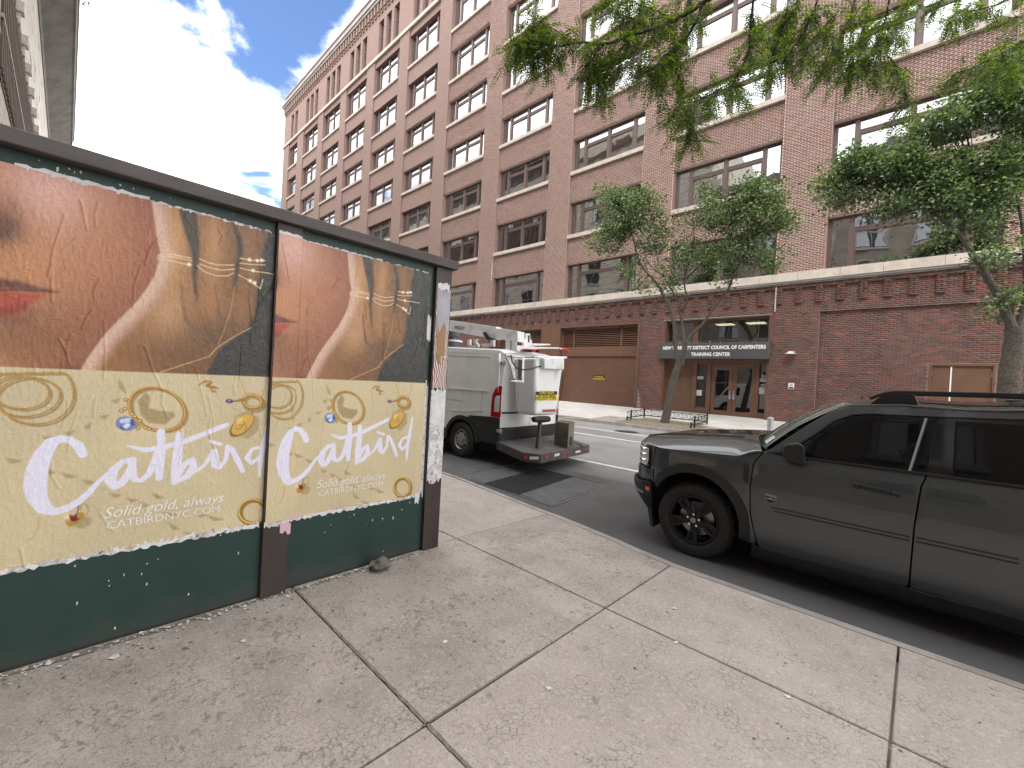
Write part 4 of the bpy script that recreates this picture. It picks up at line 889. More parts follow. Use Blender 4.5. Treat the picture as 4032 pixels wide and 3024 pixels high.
stroke([(1440,212),(1490,190),(1530,196),(1500,220),(1560,232),(1595,240)], [8,26,24,22,20,4], GD, z3); stroke([(1530,225),(1545,262),(1568,262)], [14,18,8], GD, z3); stroke([(1470,200),(1520,195)], 8, GL, z3); stroke([(1530,196),(1535,150)], 4, GD, z3)
dashed([(1735,152),(1760,220),(1790,300)], .006, (186,146,66), z3, .016); dashed([(1935,150),(1925,230),(1890,320)], .0045, (170,128,58), z3, .012)
ell((1845,350), 70, 50, .2, 40, SH); ell((1832,335), 66, 46, .2, 34, GD); ell((1830,330), 66, 46, .2, 10, GL)
stroke([(1680,335),(1770,320)], [14,30], GD, z3); stroke([(1655,330),(1675,332)], 38, (92,64,120), z3); stroke([(1660,325),(1668,326)], 12, (170,140,190), z3); stroke([(1830,395),(1830,440)], 14, GD, z3)
over(pmask(pu([(1690,560),(1700,440),(1790,400),(1880,450),(1880,540),(1800,610)]), .008)*.7, SH)
Q = [(1755+95*math.cos(a)*.9-30*math.sin(a), 508+80*math.sin(a)-25*math.cos(a)) for a in np.linspace(0, 6.28, 30)]; over(pmask(pu(Q), .002), (128,92,32)); Q = [(1760+84*math.cos(a)*.9-26*math.sin(a), 500+72*math.sin(a)-22*math.cos(a)) for a in np.linspace(0, 6.28, 30)]; over(pmask(pu(Q), .002), (206,166,74)); over(blob((1740,470),.02,.02,z3)*.8, (240,210,130))
for P_ in ([(1745,480),(1770,475),(1780,495),(1755,515),(1735,500)],[(1765,490),(1750,530),(1720,535),(1715,510)],[(1780,500),(1795,520),(1770,540)]): stroke(P_, 5, (140,100,36), z3)
stroke([(545,1200),(600,1210),(640,1190)], [70,90,40], SH, z3, .006, .7); ell((610,1120), 30, 45, 0, 10, (176,152,104), z3, 30, 180, 420)
over(pmask(pu([(470,1160),(500,1150),(540,1150),(580,1135),(612,1145),(610,1180),(570,1215),(520,1240),(492,1240),(470,1200)]), .003), (176,136,54)); over(blob((490,1170),.018,.018,z3)*.9, (238,220,180)); over(pmask(pu([(500,1150),(530,1165),(560,1145),(560,1175),(580,1185),(555,1200),(530,1205),(510,1195)]), .003), (112,18,22)); stroke([(562,1140),(572,1065)], 7, (90,84,76), z3)
ell((1850,1145), 98, 88, -.2, 30, SH); ell((1835,1135), 96, 84, -.2, 40, (150,110,40)); ell((1830,1128), 98, 86, -.2, 12, (222,186,104)); 
# brush lettering
W_ = (224,221,240)
for pts in (
 [(600,715,55),(572,660,58),(510,612,46),(440,602,48),(372,632,72),(310,720,95),(270,830,108),(255,940,112),(275,1040,96),(320,1108,76),(390,1135,50),(480,1110,50),(570,1060,45),(650,990,40),(720,910,28),(790,850,25)],
 [(965,762,46),(890,768,36),(825,830,55),(800,900,70),(830,950,50),(880,930,50),(930,860,55),(962,790,48)],
 [(962,752,40),(958,850,58),(980,900,40),(1030,905,34),(1080,860,45),(1115,790,50),(1150,680,42)],
 [(1168,552,50),(1172,680,56),(1158,800,60),(1155,888,46)],
 [(930,655,12),(1050,685,38),(1190,665,38),(1350,620,44),(1500,560,40),(1645,503,40)],
 [(1300,572,48),(1292,700,64),(1276,820,70),(1268,918,48)], [(1285,880,45),(1340,785,40),(1395,760,46),(1405,808,50),(1362,872,50),(1300,908,30)],
 [(1400,852,24),(1480,800,25),(1555,692,44),(1560,790,60),(1592,815,34),(1640,755,34),(1652,662,38)], [(1525,622,24),(1600,642,28)],
 [(1655,660,38),(1690,690,42),(1722,755,46),(1762,838,36)]): stroke([p[:2] for p in pts], [p[2] for p in pts], W_, z3, .0022)
for pts in ([(1470,592,34),(1402,612,30),(1375,668,46),(1398,708,34),(1452,655,34)], [(1490,432,26),(1466,560,46),(1446,680,50),(1438,798,22)]): stroke([p[:2] for p in pts], [p[2]*.92 for p in pts], W_, z5, .0022, 1., -.965)
C = np.clip(C*(1+.035*smoothf(.006,.006,11)[..., None]*np.where(V > DIV, 1., .3)[..., None]), 0, 1)
def crumple(seed):
    a = smoothf(.012,.05,seed); b = smoothf(.03,.03,seed+1); c = smoothf(.006,.02,seed+2); d = smoothf(.02,.014,seed+5)
    h_ = .0019*np.maximum(0, 1-np.abs(a)*5)*sm(b, -.1, 1.0)+.0008*np.maximum(0, 1-np.abs(b+.4)*5)+.0003*c+.0020*np.maximum(0, 1-np.abs(d-.3)*6)*sm(a, .2, 1.2)
    r_ = np.random.default_rng(seed+9)
    for k in range(44):      # long soft creases in the paste-up
        u0, v0 = r_.uniform(0, PW), r_.uniform(PZ0, PZ1); L = r_.uniform(.08, .34); an = r_.normal(0, .28)
        P = np.array([(u0, v0), (u0+L*math.sin(an)*.5+r_.normal(0,.008), v0-L*.5), (u0+L*math.sin(an), v0-L)]); h_ += .0034*np.exp(-(segdist(P)/.0042)**2)
    return h_
def poster(name, label, y0, xf, seed, k0=0):
    Hh = crumple(seed); j = .004*smoothf(.03,.03,seed+4)
    vx = xf(U+y0)+Hh; vy = U+y0; vz = V.copy(); vz[0] += np.abs(j[0]); vz[-1] -= np.abs(j[-1]); cc = C[:, k0:]; vx, vy, vz = vx[:, k0:], vy[:, k0:], vz[:, k0:]; nu_ = nu-k0
    me = bpy.data.meshes.new(name); n = nu_*nv; co = np.stack([vx, vy, vz], -1).astype(np.float32); me.vertices.add(n); me.vertices.foreach_set('co', co.reshape(-1))
    I = np.arange(n).reshape(nv, nu_); f = np.stack([I[:-1,:-1], I[:-1,1:], I[1:,1:], I[1:,:-1]], -1).reshape(-1, 4)
    me.loops.add(f.size); me.loops.foreach_set('vertex_index', f.reshape(-1).astype(np.int32)); me.polygons.add(len(f)); me.polygons.foreach_set('loop_start', np.arange(0, f.size, 4, dtype=np.int32)); me.update(calc_edges=True)
    me.polygons.foreach_set('use_smooth', np.ones(len(f), bool))
    at_ = me.color_attributes.new('print', 'FLOAT_COLOR', 'POINT'); ca = np.ones((n, 4), np.float32); ca[:, :3] = cc.reshape(-1, 3); at_.data.foreach_set('color', ca.reshape(-1))
    o = link(name, me, mt['poster_print']); tag(o, label, 'poster', 'jewellery posters on the hoarding')
    for s, (ua, ub), zb, size, sh in (('Solid gold, always', (.348,.905), .702, .085, .28), ('CATBIRDNYC.COM', (.362,.884), .640, .062, 0)):
        t_ = text('lettering', s, size, lambda x, y, z: (x, y, z), mt['ink_white'], None, 0, -.0008, sh)
        xs__ = [v.co.x for v in t_.data.vertices]; k_ = (ub-ua)/(max(xs__)-min(xs__)); mn = min(xs__)
        for v in t_.data.vertices:
            uu = ua+(v.co.x-mn)*k_; v.co = Vector((float(xf(np.array(uu+y0)))+.0042, uu+y0, zb+v.co.y))
        adopt(t_, o)
    return o
p1_ = poster('poster', 'large jewellery poster with a ringed hand, left of the middle post', -.179, lambda y: XH+.002+0*y, 21)
p2_ = poster('poster', 'jewellery poster between the middle post and the corner post', .965, lambda y: XH+.003+.036*(1-sm(y, 1.115, 1.135)), 57, 18)
p0_ = p1_.copy(); col.objects.link(p0_); p0_.location = (-.0015, -1.262-.045, 0); p0_['label'] = 'jewellery poster cut off by the left edge of the photo'
for ch in p1_.children: c_ = ch.copy(); col.objects.link(c_); c_.parent = p0_; c_.matrix_parent_inverse = Matrix.Identity(4)
# torn edges of older layers, scraps and strips
def ragged(name, y0, y1, z0, z1, x, mat, n=40, amp=.012, parent=Hd, seed=1):
    r_ = random.Random(seed); m = MB(); top = []; bot = []
    for i in range(n+1):
        y = y0+(y1-y0)*i/n; top.append((x, y, z1+r_.uniform(-amp, amp))); bot.append((x, y, z0+r_.uniform(-amp, amp)))
    for a, b in zip(range(n), range(1, n+1)): m.quad(bot[a], bot[b], top[b], top[a])
    o = m.build(name, mat, parent, fix=False); s = o.modifiers.new('t', 'SOLIDIFY'); s.thickness = .0012; s.offset = 1; return o
ragged('torn_strip', -.2, .30, 2.478, 2.500, XH+.0008, mt['paper_white'], 26, .007, seed=3); ragged('torn_strip', .3, .93, 2.478, 2.490, XH+.0008, mt['paper_white'], 40, .006, seed=4)
ragged('torn_strip', .965, 1.115, 2.48, 2.503, XH+.0362, mt['paper_white'], 14, .004, seed=5); ragged('torn_strip', 1.13, 1.75, 2.478, 2.494, XH+.0012, mt['paper_white'], 40, .006, seed=6); ragged('torn_strip', 1.78, 2.2, 2.47, 2.489, XH+.0012, mt['paper_white'], 34, .006, seed=7)
ragged('torn_strip', -.25, .94, .495, .53, XH+.0008, mt['torn_paper'], 70, .009, seed=8); ragged('torn_strip', .96, 1.118, .49, .53, XH+.0362, mt['torn_paper'], 14, .012, seed=9); ragged('torn_strip', 1.13, 2.2, .492, .53, XH+.0012, mt['torn_paper'], 60, .010, seed=10)
ragged('torn_strip', 2.275, 2.425, 1.47, 2.36, XH+.0362, mt['stripe_paper'], 8, .01, seed=11); ragged('torn_strip', 2.285, 2.425, 1.98, 2.36, XH+.0382, mt['paper_grey'], 8, .02, seed=12)
ragged('torn_strip', 2.268, 2.43, .62, 1.46, XH+.0366, mt['torn_paper'], 10, .03, seed=13); ragged('torn_strip', 2.28, 2.425, 1.1, 1.44, XH+.0386, mt['paper_white'], 8, .05, seed=14); ragged('torn_strip', 2.20, 2.258, .5, 1.5, XH+.0014, mt['torn_paper'], 6, .05, seed=15)
ragged('torn_strip', 2.175, 2.215, .44, .54, XH+.004, mt['paper_white'], 5, .02, seed=16); ragged('torn_strip', 2.21, 2.25, 1.9, 2.1, XH+.0045, mt['paper_white'], 5, .03, seed=17); ragged('torn_strip', 2.28, 2.41, 2.36, 2.42, XH+.0362, mt['paper_white'], 9, .02, seed=18)
ragged('torn_strip', 1.06, 1.13, .425, .50, XH+.0375, mt['paper_pink'], 4, .02, seed=19); ragged('torn_strip', 1.12, 1.2, .50, .53, XH+.0025, mt['paper_pink'], 5, .01, seed=20)
tan = ragged('torn_strip', 2.30, 2.39, 1.72, 2.02, XH+.0392, M('print_tan', (.30,.17,.08), .6), 6, .05, seed=22)
text('print_letters', 'IT', .09, lambda x, y, z: (XH+.0412+z, 2.345+x, 1.70+y), mt['paper_white'], Hd, .0004)
for i in range(40):
    y = rnd.uniform(-.2, 2.2); 
    if .93 < y < 1.13: continue
    z = rnd.choice((rnd.uniform(.06,.49), rnd.uniform(.30,.49), rnd.uniform(2.5,2.55))); s = rnd.uniform(.003,.009)
    ragged('paper_scrap', y, y+s, z, z+s*rnd.uniform(.6,2.6), XH+.0012, mt[rnd.choice(('paper_white','paper_white','paper_cream'))], 3, s*.6, seed=100+i)
# ---------------------------------------------------------------- street furniture
pl = thing('vault_cover', 'steel utility plates with a square grating set in the road by the kerb', 'vault cover', (-4.4, 5.2, -.03))
def rp(pts, d0, d1, name, mat, bevel=.004):
    m = MB(); m.prism([rz(x, y, d0) for x, y in pts], [rz(x, y, d1) for x, y in pts]); return m.build(name, mat, pl, bevel=bevel, seg=1)
rp([(-5.40,4.50),(-4.80,4.50),(-5.0,6.02),(-5.52,6.02)], -.03, .012, 'plate', mt['steel_plate']); rp([(-4.04,4.51),(-3.44,4.48),(-3.60,6.04),(-4.22,6.04)], -.03, .012, 'plate', mt['steel_plate'])
rp([(-4.79,4.50),(-4.05,4.51),(-4.23,6.04),(-4.99,6.02)], -.04, -.004, 'grate_bed', M('pit_black', (.01,.01,.01), .9), 0)
gr = MB()
for k in range(26):
    t_ = k/25; gr.bar(rz(-4.79+.74*t_, 4.51, .006), rz(-4.99+.76*t_, 6.02, .006), .012, .012)
for k in range(30):
    t_ = k/29; gr.bar(rz(-4.79-.2*t_, 4.51+1.51*t_, .006), rz(-4.05-.18*t_, 4.51+1.53*t_, .006), .010, .010)
gr.build('grating', mt['grate_steel'], pl)
fr_ = [(-5.43,4.47),(-3.40,4.45),(-3.56,6.08),(-5.56,6.06)]
fm2 = MB()
for a, b in zip(fr_, fr_[1:]+fr_[:1]): fm2.bar(rz(*a, .004), rz(*b, .004), .025, .02)
fm2.build('frame', mt['steel_bare'], pl)
mh = thing('manhole_cover', 'round iron manhole cover in the far lane', 'manhole', (-6.95, 12.85, .08))
MB().lathe([(.36,-.03),(.36,.006),(.33,.010),(.30,.006),(.02,.008)], (-6.95,12.85,road_z(12.85)), 'z', 28).build('cover', mt['grate_steel'], mh); MB().lathe([(.40,-.02),(.40,.004),(.365,.004)], (-6.95,12.85,road_z(12.85)), 'z', 28).build('rim', mt['steel_plate'], mh)
bo = thing('bollard', 'short round steel bollard on the far pavement by the entrance', 'bollard', (-3.46, 15.74, .30))
MB().lathe([(.085,-.05),(.085,.47)], (-3.46,15.74,.30), 'z', 20).build('post', mt['bollard_steel'], bo, smooth=True); MB().lathe([(.105,.47),(.108,.50),(.085,.53),(.04,.55),(.0,.553)], (-3.46,15.74,.30), 'z', 20).build('cap', mt['bollard_steel'], bo, smooth=True)
fe = thing('tree_guard', 'low black iron tree pit fence with circle and lozenge pattern', 'fence', (-6.9, 15.7, .3))
def fpanel(a, b, nn):
    a = np.array(a); b = np.array(b); L = np.hypot(*(b-a)); m = MB()
    P = lambda t_, h_: tuple(np.append(a+(b-a)*t_, walk_z((a+(b-a)*t_)[1])+h_))
    m.bar(P(0,.34), P(1,.34), .022); m.bar(P(0,.10), P(1,.10), .035); m.build('rail', mt['fence_black'], fe)
    for k in range(nn):
        t0, t1 = k/nn, (k+1)/nn; tm = (t0+t1)/2; q = MB()
        q.bar(P(t0,.10), P(t0,.34), .012); cen = np.array(P(tm, .22)); ring = [P(tm+.045/L*math.cos(w_)*1., .22+.05*math.sin(w_)) for w_ in np.linspace(0, 2*math.pi, 15)]; q.tube(ring, .006, 5, False)
        for s0 in (t0, t1):
            for h_ in (.11, .335): q.bar(P(s0, h_), P(tm+(.045/L if s0 == t1 else -.045/L)*.7, .22+(.035 if h_ > .2 else -.035)), .010)
        q.build('ornament', mt['fence_black'], fe)
fpanel((-8.15,15.05),(-8.15,16.45),4); fpanel((-8.15,16.45),(-5.66,16.45),8); fpanel((-5.66,16.45),(-5.66,14.95),5)
for x, y, hh in ((-8.15,15.05,.16),(-8.15,15.35,.38),(-8.15,16.45,.42),(-5.66,16.45,.42),(-5.66,15.25,.40),(-5.66,14.92,.20)):
    MB().box(x-.022,x+.022,y-.022,y+.022,walk_z(y)-.04,walk_z(y)+hh).build('post', mt['fence_black'], fe, bevel=.004)
# ---------------------------------------------------------------- litter by the hoarding
rk = bpy.data.meshes.new('rock'); bm = bmesh.new(); bmesh.ops.create_icosphere(bm, subdivisions=3, radius=1)
for v in bm.verts:
    n = v.co.normalized(); k = 1+.16*math.sin(3*n.x+1)*math.cos(4*n.y)+.12*math.sin(7*n.z+2*n.x)+.05*math.sin(13*n.y+5*n.z); v.co = Vector((n.x*.065*k, n.y*.085*k, max(-.04, n.z*.058*k)))
bm.to_mesh(rk); bm.free(); ro = link('rock', rk, mt['rock_grey'], None, (-3.07, 1.80, .04)); tag(ro, 'fist sized grey stone at the foot of the green hoarding', 'rock'); soft(ro, 60)
def scrap(name, x, y, s, mat, label=None, cat=None, group=None, r=None):
    r = r or rnd; n = r.randint(4, 6); a0 = r.uniform(0, 6)
    pts = [(x+s*r.uniform(.5,1)*math.cos(a0+6.28*k/n), y+s*r.uniform(.4,1)*math.sin(a0+6.28*k/n), .004+r.uniform(0, s*.25)) for k in range(n)]
    o = MB().prism([(a, b, c-.0015) for a, b, c in pts], pts).build(name, mat); 
    return tag(o, label, cat, group)
for px, s, lab, mm in (((232,2438),.055,'crumpled white paper scrap on the pavement below the left poster','paper_white'),((452,2590),.03,'small white paper flake out on the pavement flag','paper_white'),((957,2528),.022,'white paper fleck beside the joint near the green board','paper_white'),((1753,2530),.022,'white paper fleck on the middle pavement flag','paper_white'),((2160,2715),.028,'pale plastic scrap on the foreground flag','paper_white'),((2654,2398),.025,'white scrap on the kerbside flag near the car wheel','paper_white'),((2660,2532),.02,'cigarette end lying by the pavement joint','paper_cream'),((3100,2745),.02,'white fleck on the right foreground flag','paper_white')):
    w = atZ(*((px[0]*1., px[1]*1.)), 0) if False else atZ(px[0], px[1], 0); scrap('paper_scrap', w[0], w[1], s, mt[mm], lab, 'litter')
for lm0, nn0 in (('paper_cream', 170), ('paper_white', 190)):
  lt = MB()
  for k in range(nn0):
      y = rnd.uniform(-.6, 2.3); x = XH+.02+abs(rnd.gauss(0,.045)); s = rnd.uniform(.003,.013)*(1 if rnd.random() < .85 else 1.9); a0 = rnd.uniform(0, 6); zz = rnd.uniform(.002,.010)
      lt.add([(x+s*math.cos(a0+1.57*q)*rnd.uniform(.5,1), y+s*math.sin(a0+1.57*q)*rnd.uniform(.5,1), zz+rnd.uniform(0,.005)) for q in range(4)], [(0,1,2,3)])
  tag(lt.build('paper_litter', mt[lm0], fix=False), kind='stuff')
lf = MB()
for k in range(260):
    q = rnd.random(); x, y = (XH+.05+abs(rnd.gauss(0,.3)), rnd.uniform(-.6,2.3)) if q < .55 else (rnd.uniform(-3,1.5), rnd.uniform(.5,3.7)); s = rnd.uniform(.004,.014); a0 = rnd.uniform(0,6)
    lf.add([(x+s*math.cos(a0), y+s*math.sin(a0), .003),(x+.4*s*math.cos(a0+1.5), y+.4*s*math.sin(a0+1.5), .006),(x-s*math.cos(a0), y-s*math.sin(a0), .003),(x+.4*s*math.cos(a0-1.5), y+.4*s*math.sin(a0-1.5), .003)], [(0,1,2,3)])
tag(lf.build('leaf_litter', mt['dry_leaf'], fix=False), kind='stuff')

# dirt packed along the open joint that runs out from the hoarding, and along the foot of the boards
def dirt(pts, w, seed, z=.0035):
    r_ = random.Random(seed); m = MB(); L_, R_ = [], []
    for i in range(len(pts)-1):
        a, b = np.array(pts[i]), np.array(pts[i+1]); d = b-a; L0 = np.hypot(*d); n = np.array([-d[1], d[0]])/L0; k = max(2, int(L0/.035))
        for q in range(k): p = a+d*q/k; L_.append((*(p+n*w*r_.uniform(.25,1)), z)); R_.append((*(p-n*w*r_.uniform(.25,1)), z))
    for i in range(len(L_)-1): m.quad(L_[i], R_[i], R_[i+1], L_[i+1])
    o = m.build('joint_dirt', mt['joint_dirt'], walk, fix=False); o['kind'] = 'stuff'
dirt([(-3.15,1.185),(-2.5,1.18),(-1.9,1.182),(-1.2,1.178),(-.6,1.18)], .013, 1); dirt([(-1.55,1.16),(-1.553,1.5),(-1.55,2.0)], .008, 2); dirt([(-3.17,-.8),(-3.165,.2),(-3.17,.95),(-3.15,1.2),(-3.165,2.2)], .030, 3)

# ---------------------------------------------------------------- wheels
def wheel(parent, c, r, rr, w, style, s=1):
    """c = centre of the outer face, axle along y; s=+1 when the outer face looks to -y"""
    Tm = lambda x, y, z: (c[0]+x, c[1]+s*y, c[2]+z)
    k = r-rr
    suv_ = style == 'suv'
    rim = (MB(Tm).lathe([(rr+.004,.012),(rr-.006,.002),(rr-.016,.006),(rr-.022,.03),(rr-.03,w*.5),(rr-.01,w-.02)], (0,0,0), 'y', 48, True) if suv_ else MB(Tm).lathe([(rr+.004,.016),(rr-.01,.006),(rr-.025,.03),(rr-.045,.04),(.12,.012),(.085,.016),(.08,.0),(.0,.0)], (0,0,0), 'y', 40, True)).build('wheel', mt['wheel_black' if suv_ else 'steel_bare'], parent, smooth=True)
    ty = MB(Tm).lathe([(rr-.004,.02),(rr+.012,.004),(rr+k*.45,-.010),(rr+k*.8,-.004),(r-.008,.018),(r,.04),(r,w*.5),(r,w-.04),(r-.01,w-.015),(rr+k*.4,w),(rr,w-.01)], (0,0,0), 'y', 56, True).build('tyre', mt['tyre_rubber'], rim, smooth=True)
    tb = MB(Tm)
    for i in range(56):
        a = 2*math.pi*i/56
        for y0, y1 in ((.03,.09),(.11,w-.11),(w-.09,w-.03)):
            p = []
            for rr_, da in ((r-.002,-.03),(r-.002,.03),(r+.006,.024),(r+.006,-.024)): p.append(((rr_)*math.cos(a+da), (rr_)*math.sin(a+da)))
            tb.hexa([(p[0][0],y0,p[0][1]),(p[1][0],y0,p[1][1]),(p[1][0],y1,p[1][1]),(p[0][0],y1,p[0][1])], [(p[3][0],y0,p[3][1]),(p[2][0],y0,p[2][1]),(p[2][0],y1,p[2][1]),(p[3][0],y1,p[3][1])])
    tb.build('tread', mt['tyre_rubber'], rim)
    if style == 'suv':
        MB(Tm).lathe([(.165,.105),(.165,.115),(.06,.115),(.06,.105)], (0,0,0), 'y', 36).build('brake_disc', mt['steel_bare'], rim, smooth=True)
        MB(Tm).box(-.02,.09,.09,.14,.06,.17).build('brake_caliper', mt['steel_plate'], rim, bevel=.01)
        sp = MB(Tm)
        for a in (-92,-20,52,124,196):
            a = math.radians(a); u = (math.cos(a), math.sin(a)); n_ = (-u[1], u[0])
            Q = lambda q, t_, y: (u[0]*q+n_[0]*t_, y, u[1]*q+n_[1]*t_)
            def slabp(pts, y0, y1): sp.prism([Q(q, t_, y0) for q, t_ in pts], [Q(q, t_, y1) for q, t_ in pts])
            R = rr-.012
            slabp([(.03,-.026),(.115,-.028),(.115,.028),(.03,.026)], .018, .05)
            slabp([(.11,-.030),(.135,-.045),(R,-.056),(R,-.026),(.14,-.016),(.11,-.010)], .010, .045); slabp([(.11,.010),(.14,.016),(R,.026),(R,.056),(.135,.045),(.11,.030)], .010, .045)
            slabp([(R-.022,-.027),(R,-.027),(R,.027),(R-.022,.027)], .012, .04); slabp([(.11,-.03),(.135,-.03),(.135,.03),(.11,.03)], .016, .045); slabp([(.13,-.03),(R-.015,-.03),(R-.015,.03),(.13,.03)], .034, .046)
        spo = sp.build('spokes', mt['wheel_black'], rim, bevel=.003, seg=1)
        for a in (-56,16,88,160,232): a = math.radians(a); MB(Tm).lathe([(.011,.006),(.0105,.03)], (.057*math.cos(a),0,.057*math.sin(a)), 'y', 6).build('lug_nut', mt['chrome'], rim)
        MB(Tm).lathe([(.0,.004),(.024,.005),(.030,.010),(.030,.03)], (0,0,0), 'y', 24).build('centre_cap', mt['black_gloss'], rim, smooth=True); MB(Tm).lathe([(.026,.0035),(.028,.0035),(.028,.008),(.026,.008)], (0,0,0), 'y', 24).build('cap_ring', mt['badge_grey'], rim)
    else:
        for i in range(8): a = 2*math.pi*i/8; MB(Tm).lathe([(.02,.018),(.02,.04)], (.152*math.cos(a),0,.152*math.sin(a)), 'y', 10).build('vent_hole', mt['pit_black'] if 'pit_black' in mt else mt['black_trim'], rim)
        for i in range(5): a = 2*math.pi*i/5; MB(Tm).lathe([(.013,-.004),(.013,.02)], (.055*math.cos(a),0,.055*math.sin(a)), 'y', 6).build('lug_nut', mt['steel_plate'], rim)
# ---------------------------------------------------------------- grey SUV at the kerb
YC = 5.19
S_ = thing('parked_suv', 'dark grey boxy SUV with black wheels and roof rails parked at the near kerb', 'car', (-.3, YC, -.05))
def hwx(x):
    if x < -1.75: return .935-.06*((-1.75-x)/.25)**2
    if x > 1.5: return .935-.05*((x-1.5)/.45)**2
    return .935
def tuck(z):
    t_ = 0
    if z < .46: t_ += .05*((.46-z)/.26)**2
    if z > .86: t_ += .045*((z-.86)/.2)**2
    if .52 < z < .86: t_ -= .006*math.sin(math.pi*(z-.52)/.34)
    return t_
def side(x, z, o=0., sg=1): return (x, YC-sg*(hwx(x)-tuck(z)+o), z)
def arc(cx, cz, r, a0, a1, n=14): return [(cx+r*math.cos(math.radians(a0+(a1-a0)*i/n)), cz+r*math.sin(math.radians(a0+(a1-a0)*i/n))) for i in range(n+1)]
FC, RCt = (-1.56,.345), (1.115,.335)
fend = [(-1.987,.60),(-1.985,.948),(-1.6,.966),(-1.18,.988),(-1.12,1.012),(-1.065,1.058),(-.988,1.07),(-1.05,.965),(-1.068,.75),(-1.055,.51),(-1.0,.27),(-1.012,.238)]+arc(*FC,.50,-12,148)
fdoor = [(-.976,1.072),(-1.040,.965),(-1.058,.75),(-1.045,.51),(-.99,.27),(-.965,.20),(-.03,.215),(-.004,.25),(-.004,.30),(.004,.70),(.026,.975),(.046,1.035),(.046,1.060),(-.668,1.056)]
rdoor = [(.056,1.060),(.056,1.035),(.036,.975),(.014,.7),(.006,.3),(.008,.22),(.60,.235)]+arc(*RCt,.525,191,121)+[(.93,.93),(.985,1.06)]
quar = [(.995,1.06),(.94,.93)]+arc(*RCt,.525,119,-11)+[(1.80,.26),(1.93,.5),(1.95,.9),(1.93,1.06)]
for sg in (1, -1):
    f = lambda x, z, sg=sg: side(x, z, 0, sg); nn = (0, -sg, 0); kw = dict(du=.07, dv=.05, out=nn, thick=.02)
    panel('fender', fend, f, mt['suv_paint'], S_, **kw); fd = panel('front_door', fdoor, f, mt['suv_paint'], S_, **kw); rd_ = panel('rear_door', rdoor, f, mt['suv_paint'], S_, **kw); panel('rear_quarter', quar, f, mt['suv_paint'], S_, **kw)
    for c in (FC, RCt):
        a0, a1 = (-12, 152) if c is FC else (-12, 192)
        ro_ = .512 if c is FC else .535
        panel('arch_cladding', arc(*c,ro_,a0,a1,22)+arc(*c,ro_-.085,a1,a0,22), lambda x, z, sg=sg: side(x, z, .012, sg), mt['black_trim'], S_, du=.08, dv=.08, out=nn, thick=.03, bevel=.008)
        MB().box(c[0]-.5, c[0]+.5, YC-sg*.82 if sg < 0 else YC-.86, YC-.55 if sg > 0 else YC+.86, .12, .84).build('wheel_well', M('well_black', (.006,.006,.006), .95) if 'well_black' not in mt else mt['well_black'], S_) if False else None
    panel('rocker', [(-1.03,.235),(-.96,.205),(.62,.232),(.64,.10),(-1.05,.10)], lambda x, z, sg=sg: side(x, z, .006, sg), mt['black_trim'], S_, du=.1, dv=.05, out=nn, thick=.03)
    if sg > 0:
        for z0, x0, x1, p in ((.602,-.89,-.012,fd),(.574,-.86,-.012,fd),(.608,.02,.50,rd_),(.580,.02,.50,rd_)):
            m = MB()
            n = 8
            for k in range(n):
                xa, xb = x0+(x1-x0)*k/n, x0+(x1-x0)*(k+1)/n; a = side(xa, z0, .001); b = side(xb, z0+.0005, .001); m.bar(a, b, .006, .009)
            m.build('moulding', mt['black_trim'], p)
        m = MB(); pts = [side(-.335,.912,.03), side(-.30,.914,.038), side(-.13,.902,.038), side(-.085,.892,.03)]
        for a, b in zip(pts, pts[1:]): m.bar(a, b, .026, .036)
        m.bar(side(-.33,.912,-.005), pts[0], .03); m.bar(side(-.09,.893,-.005), pts[-1], .03); m.build('handle', mt['black_trim'], fd, bevel=.006)
        bd = panel('badge', [(-.94,.715),(-.855,.705),(-.855,.655),(-.897,.632),(-.94,.662)], lambda x, z: side(x, z, .004), mt['badge_grey'], fd, out=nn, thick=.004, bevel=.001)
        panel('badge_inset', [(-.935,.698),(-.859,.689),(-.859,.658),(-.897,.637),(-.935,.664)], lambda x, z: side(x, z, .0055), mt['black_trim'], fd, out=nn, thick=.001, bevel=0); panel('badge_peak', [(-.93,.672),(-.915,.682),(-.905,.676),(-.893,.69),(-.882,.674),(-.865,.68),(-.865,.666),(-.93,.668)], lambda x, z: side(x, z, .0065), mt['badge_grey'], fd, out=nn, thick=.001, bevel=0)
        panel('fender_vent', [(-1.125,.945),(-1.078,.935),(-1.078,.765),(-1.105,.775),(-1.125,.82)], lambda x, z: side(x, z, .004), mt['black_trim'], S_, out=nn, thick=.006)
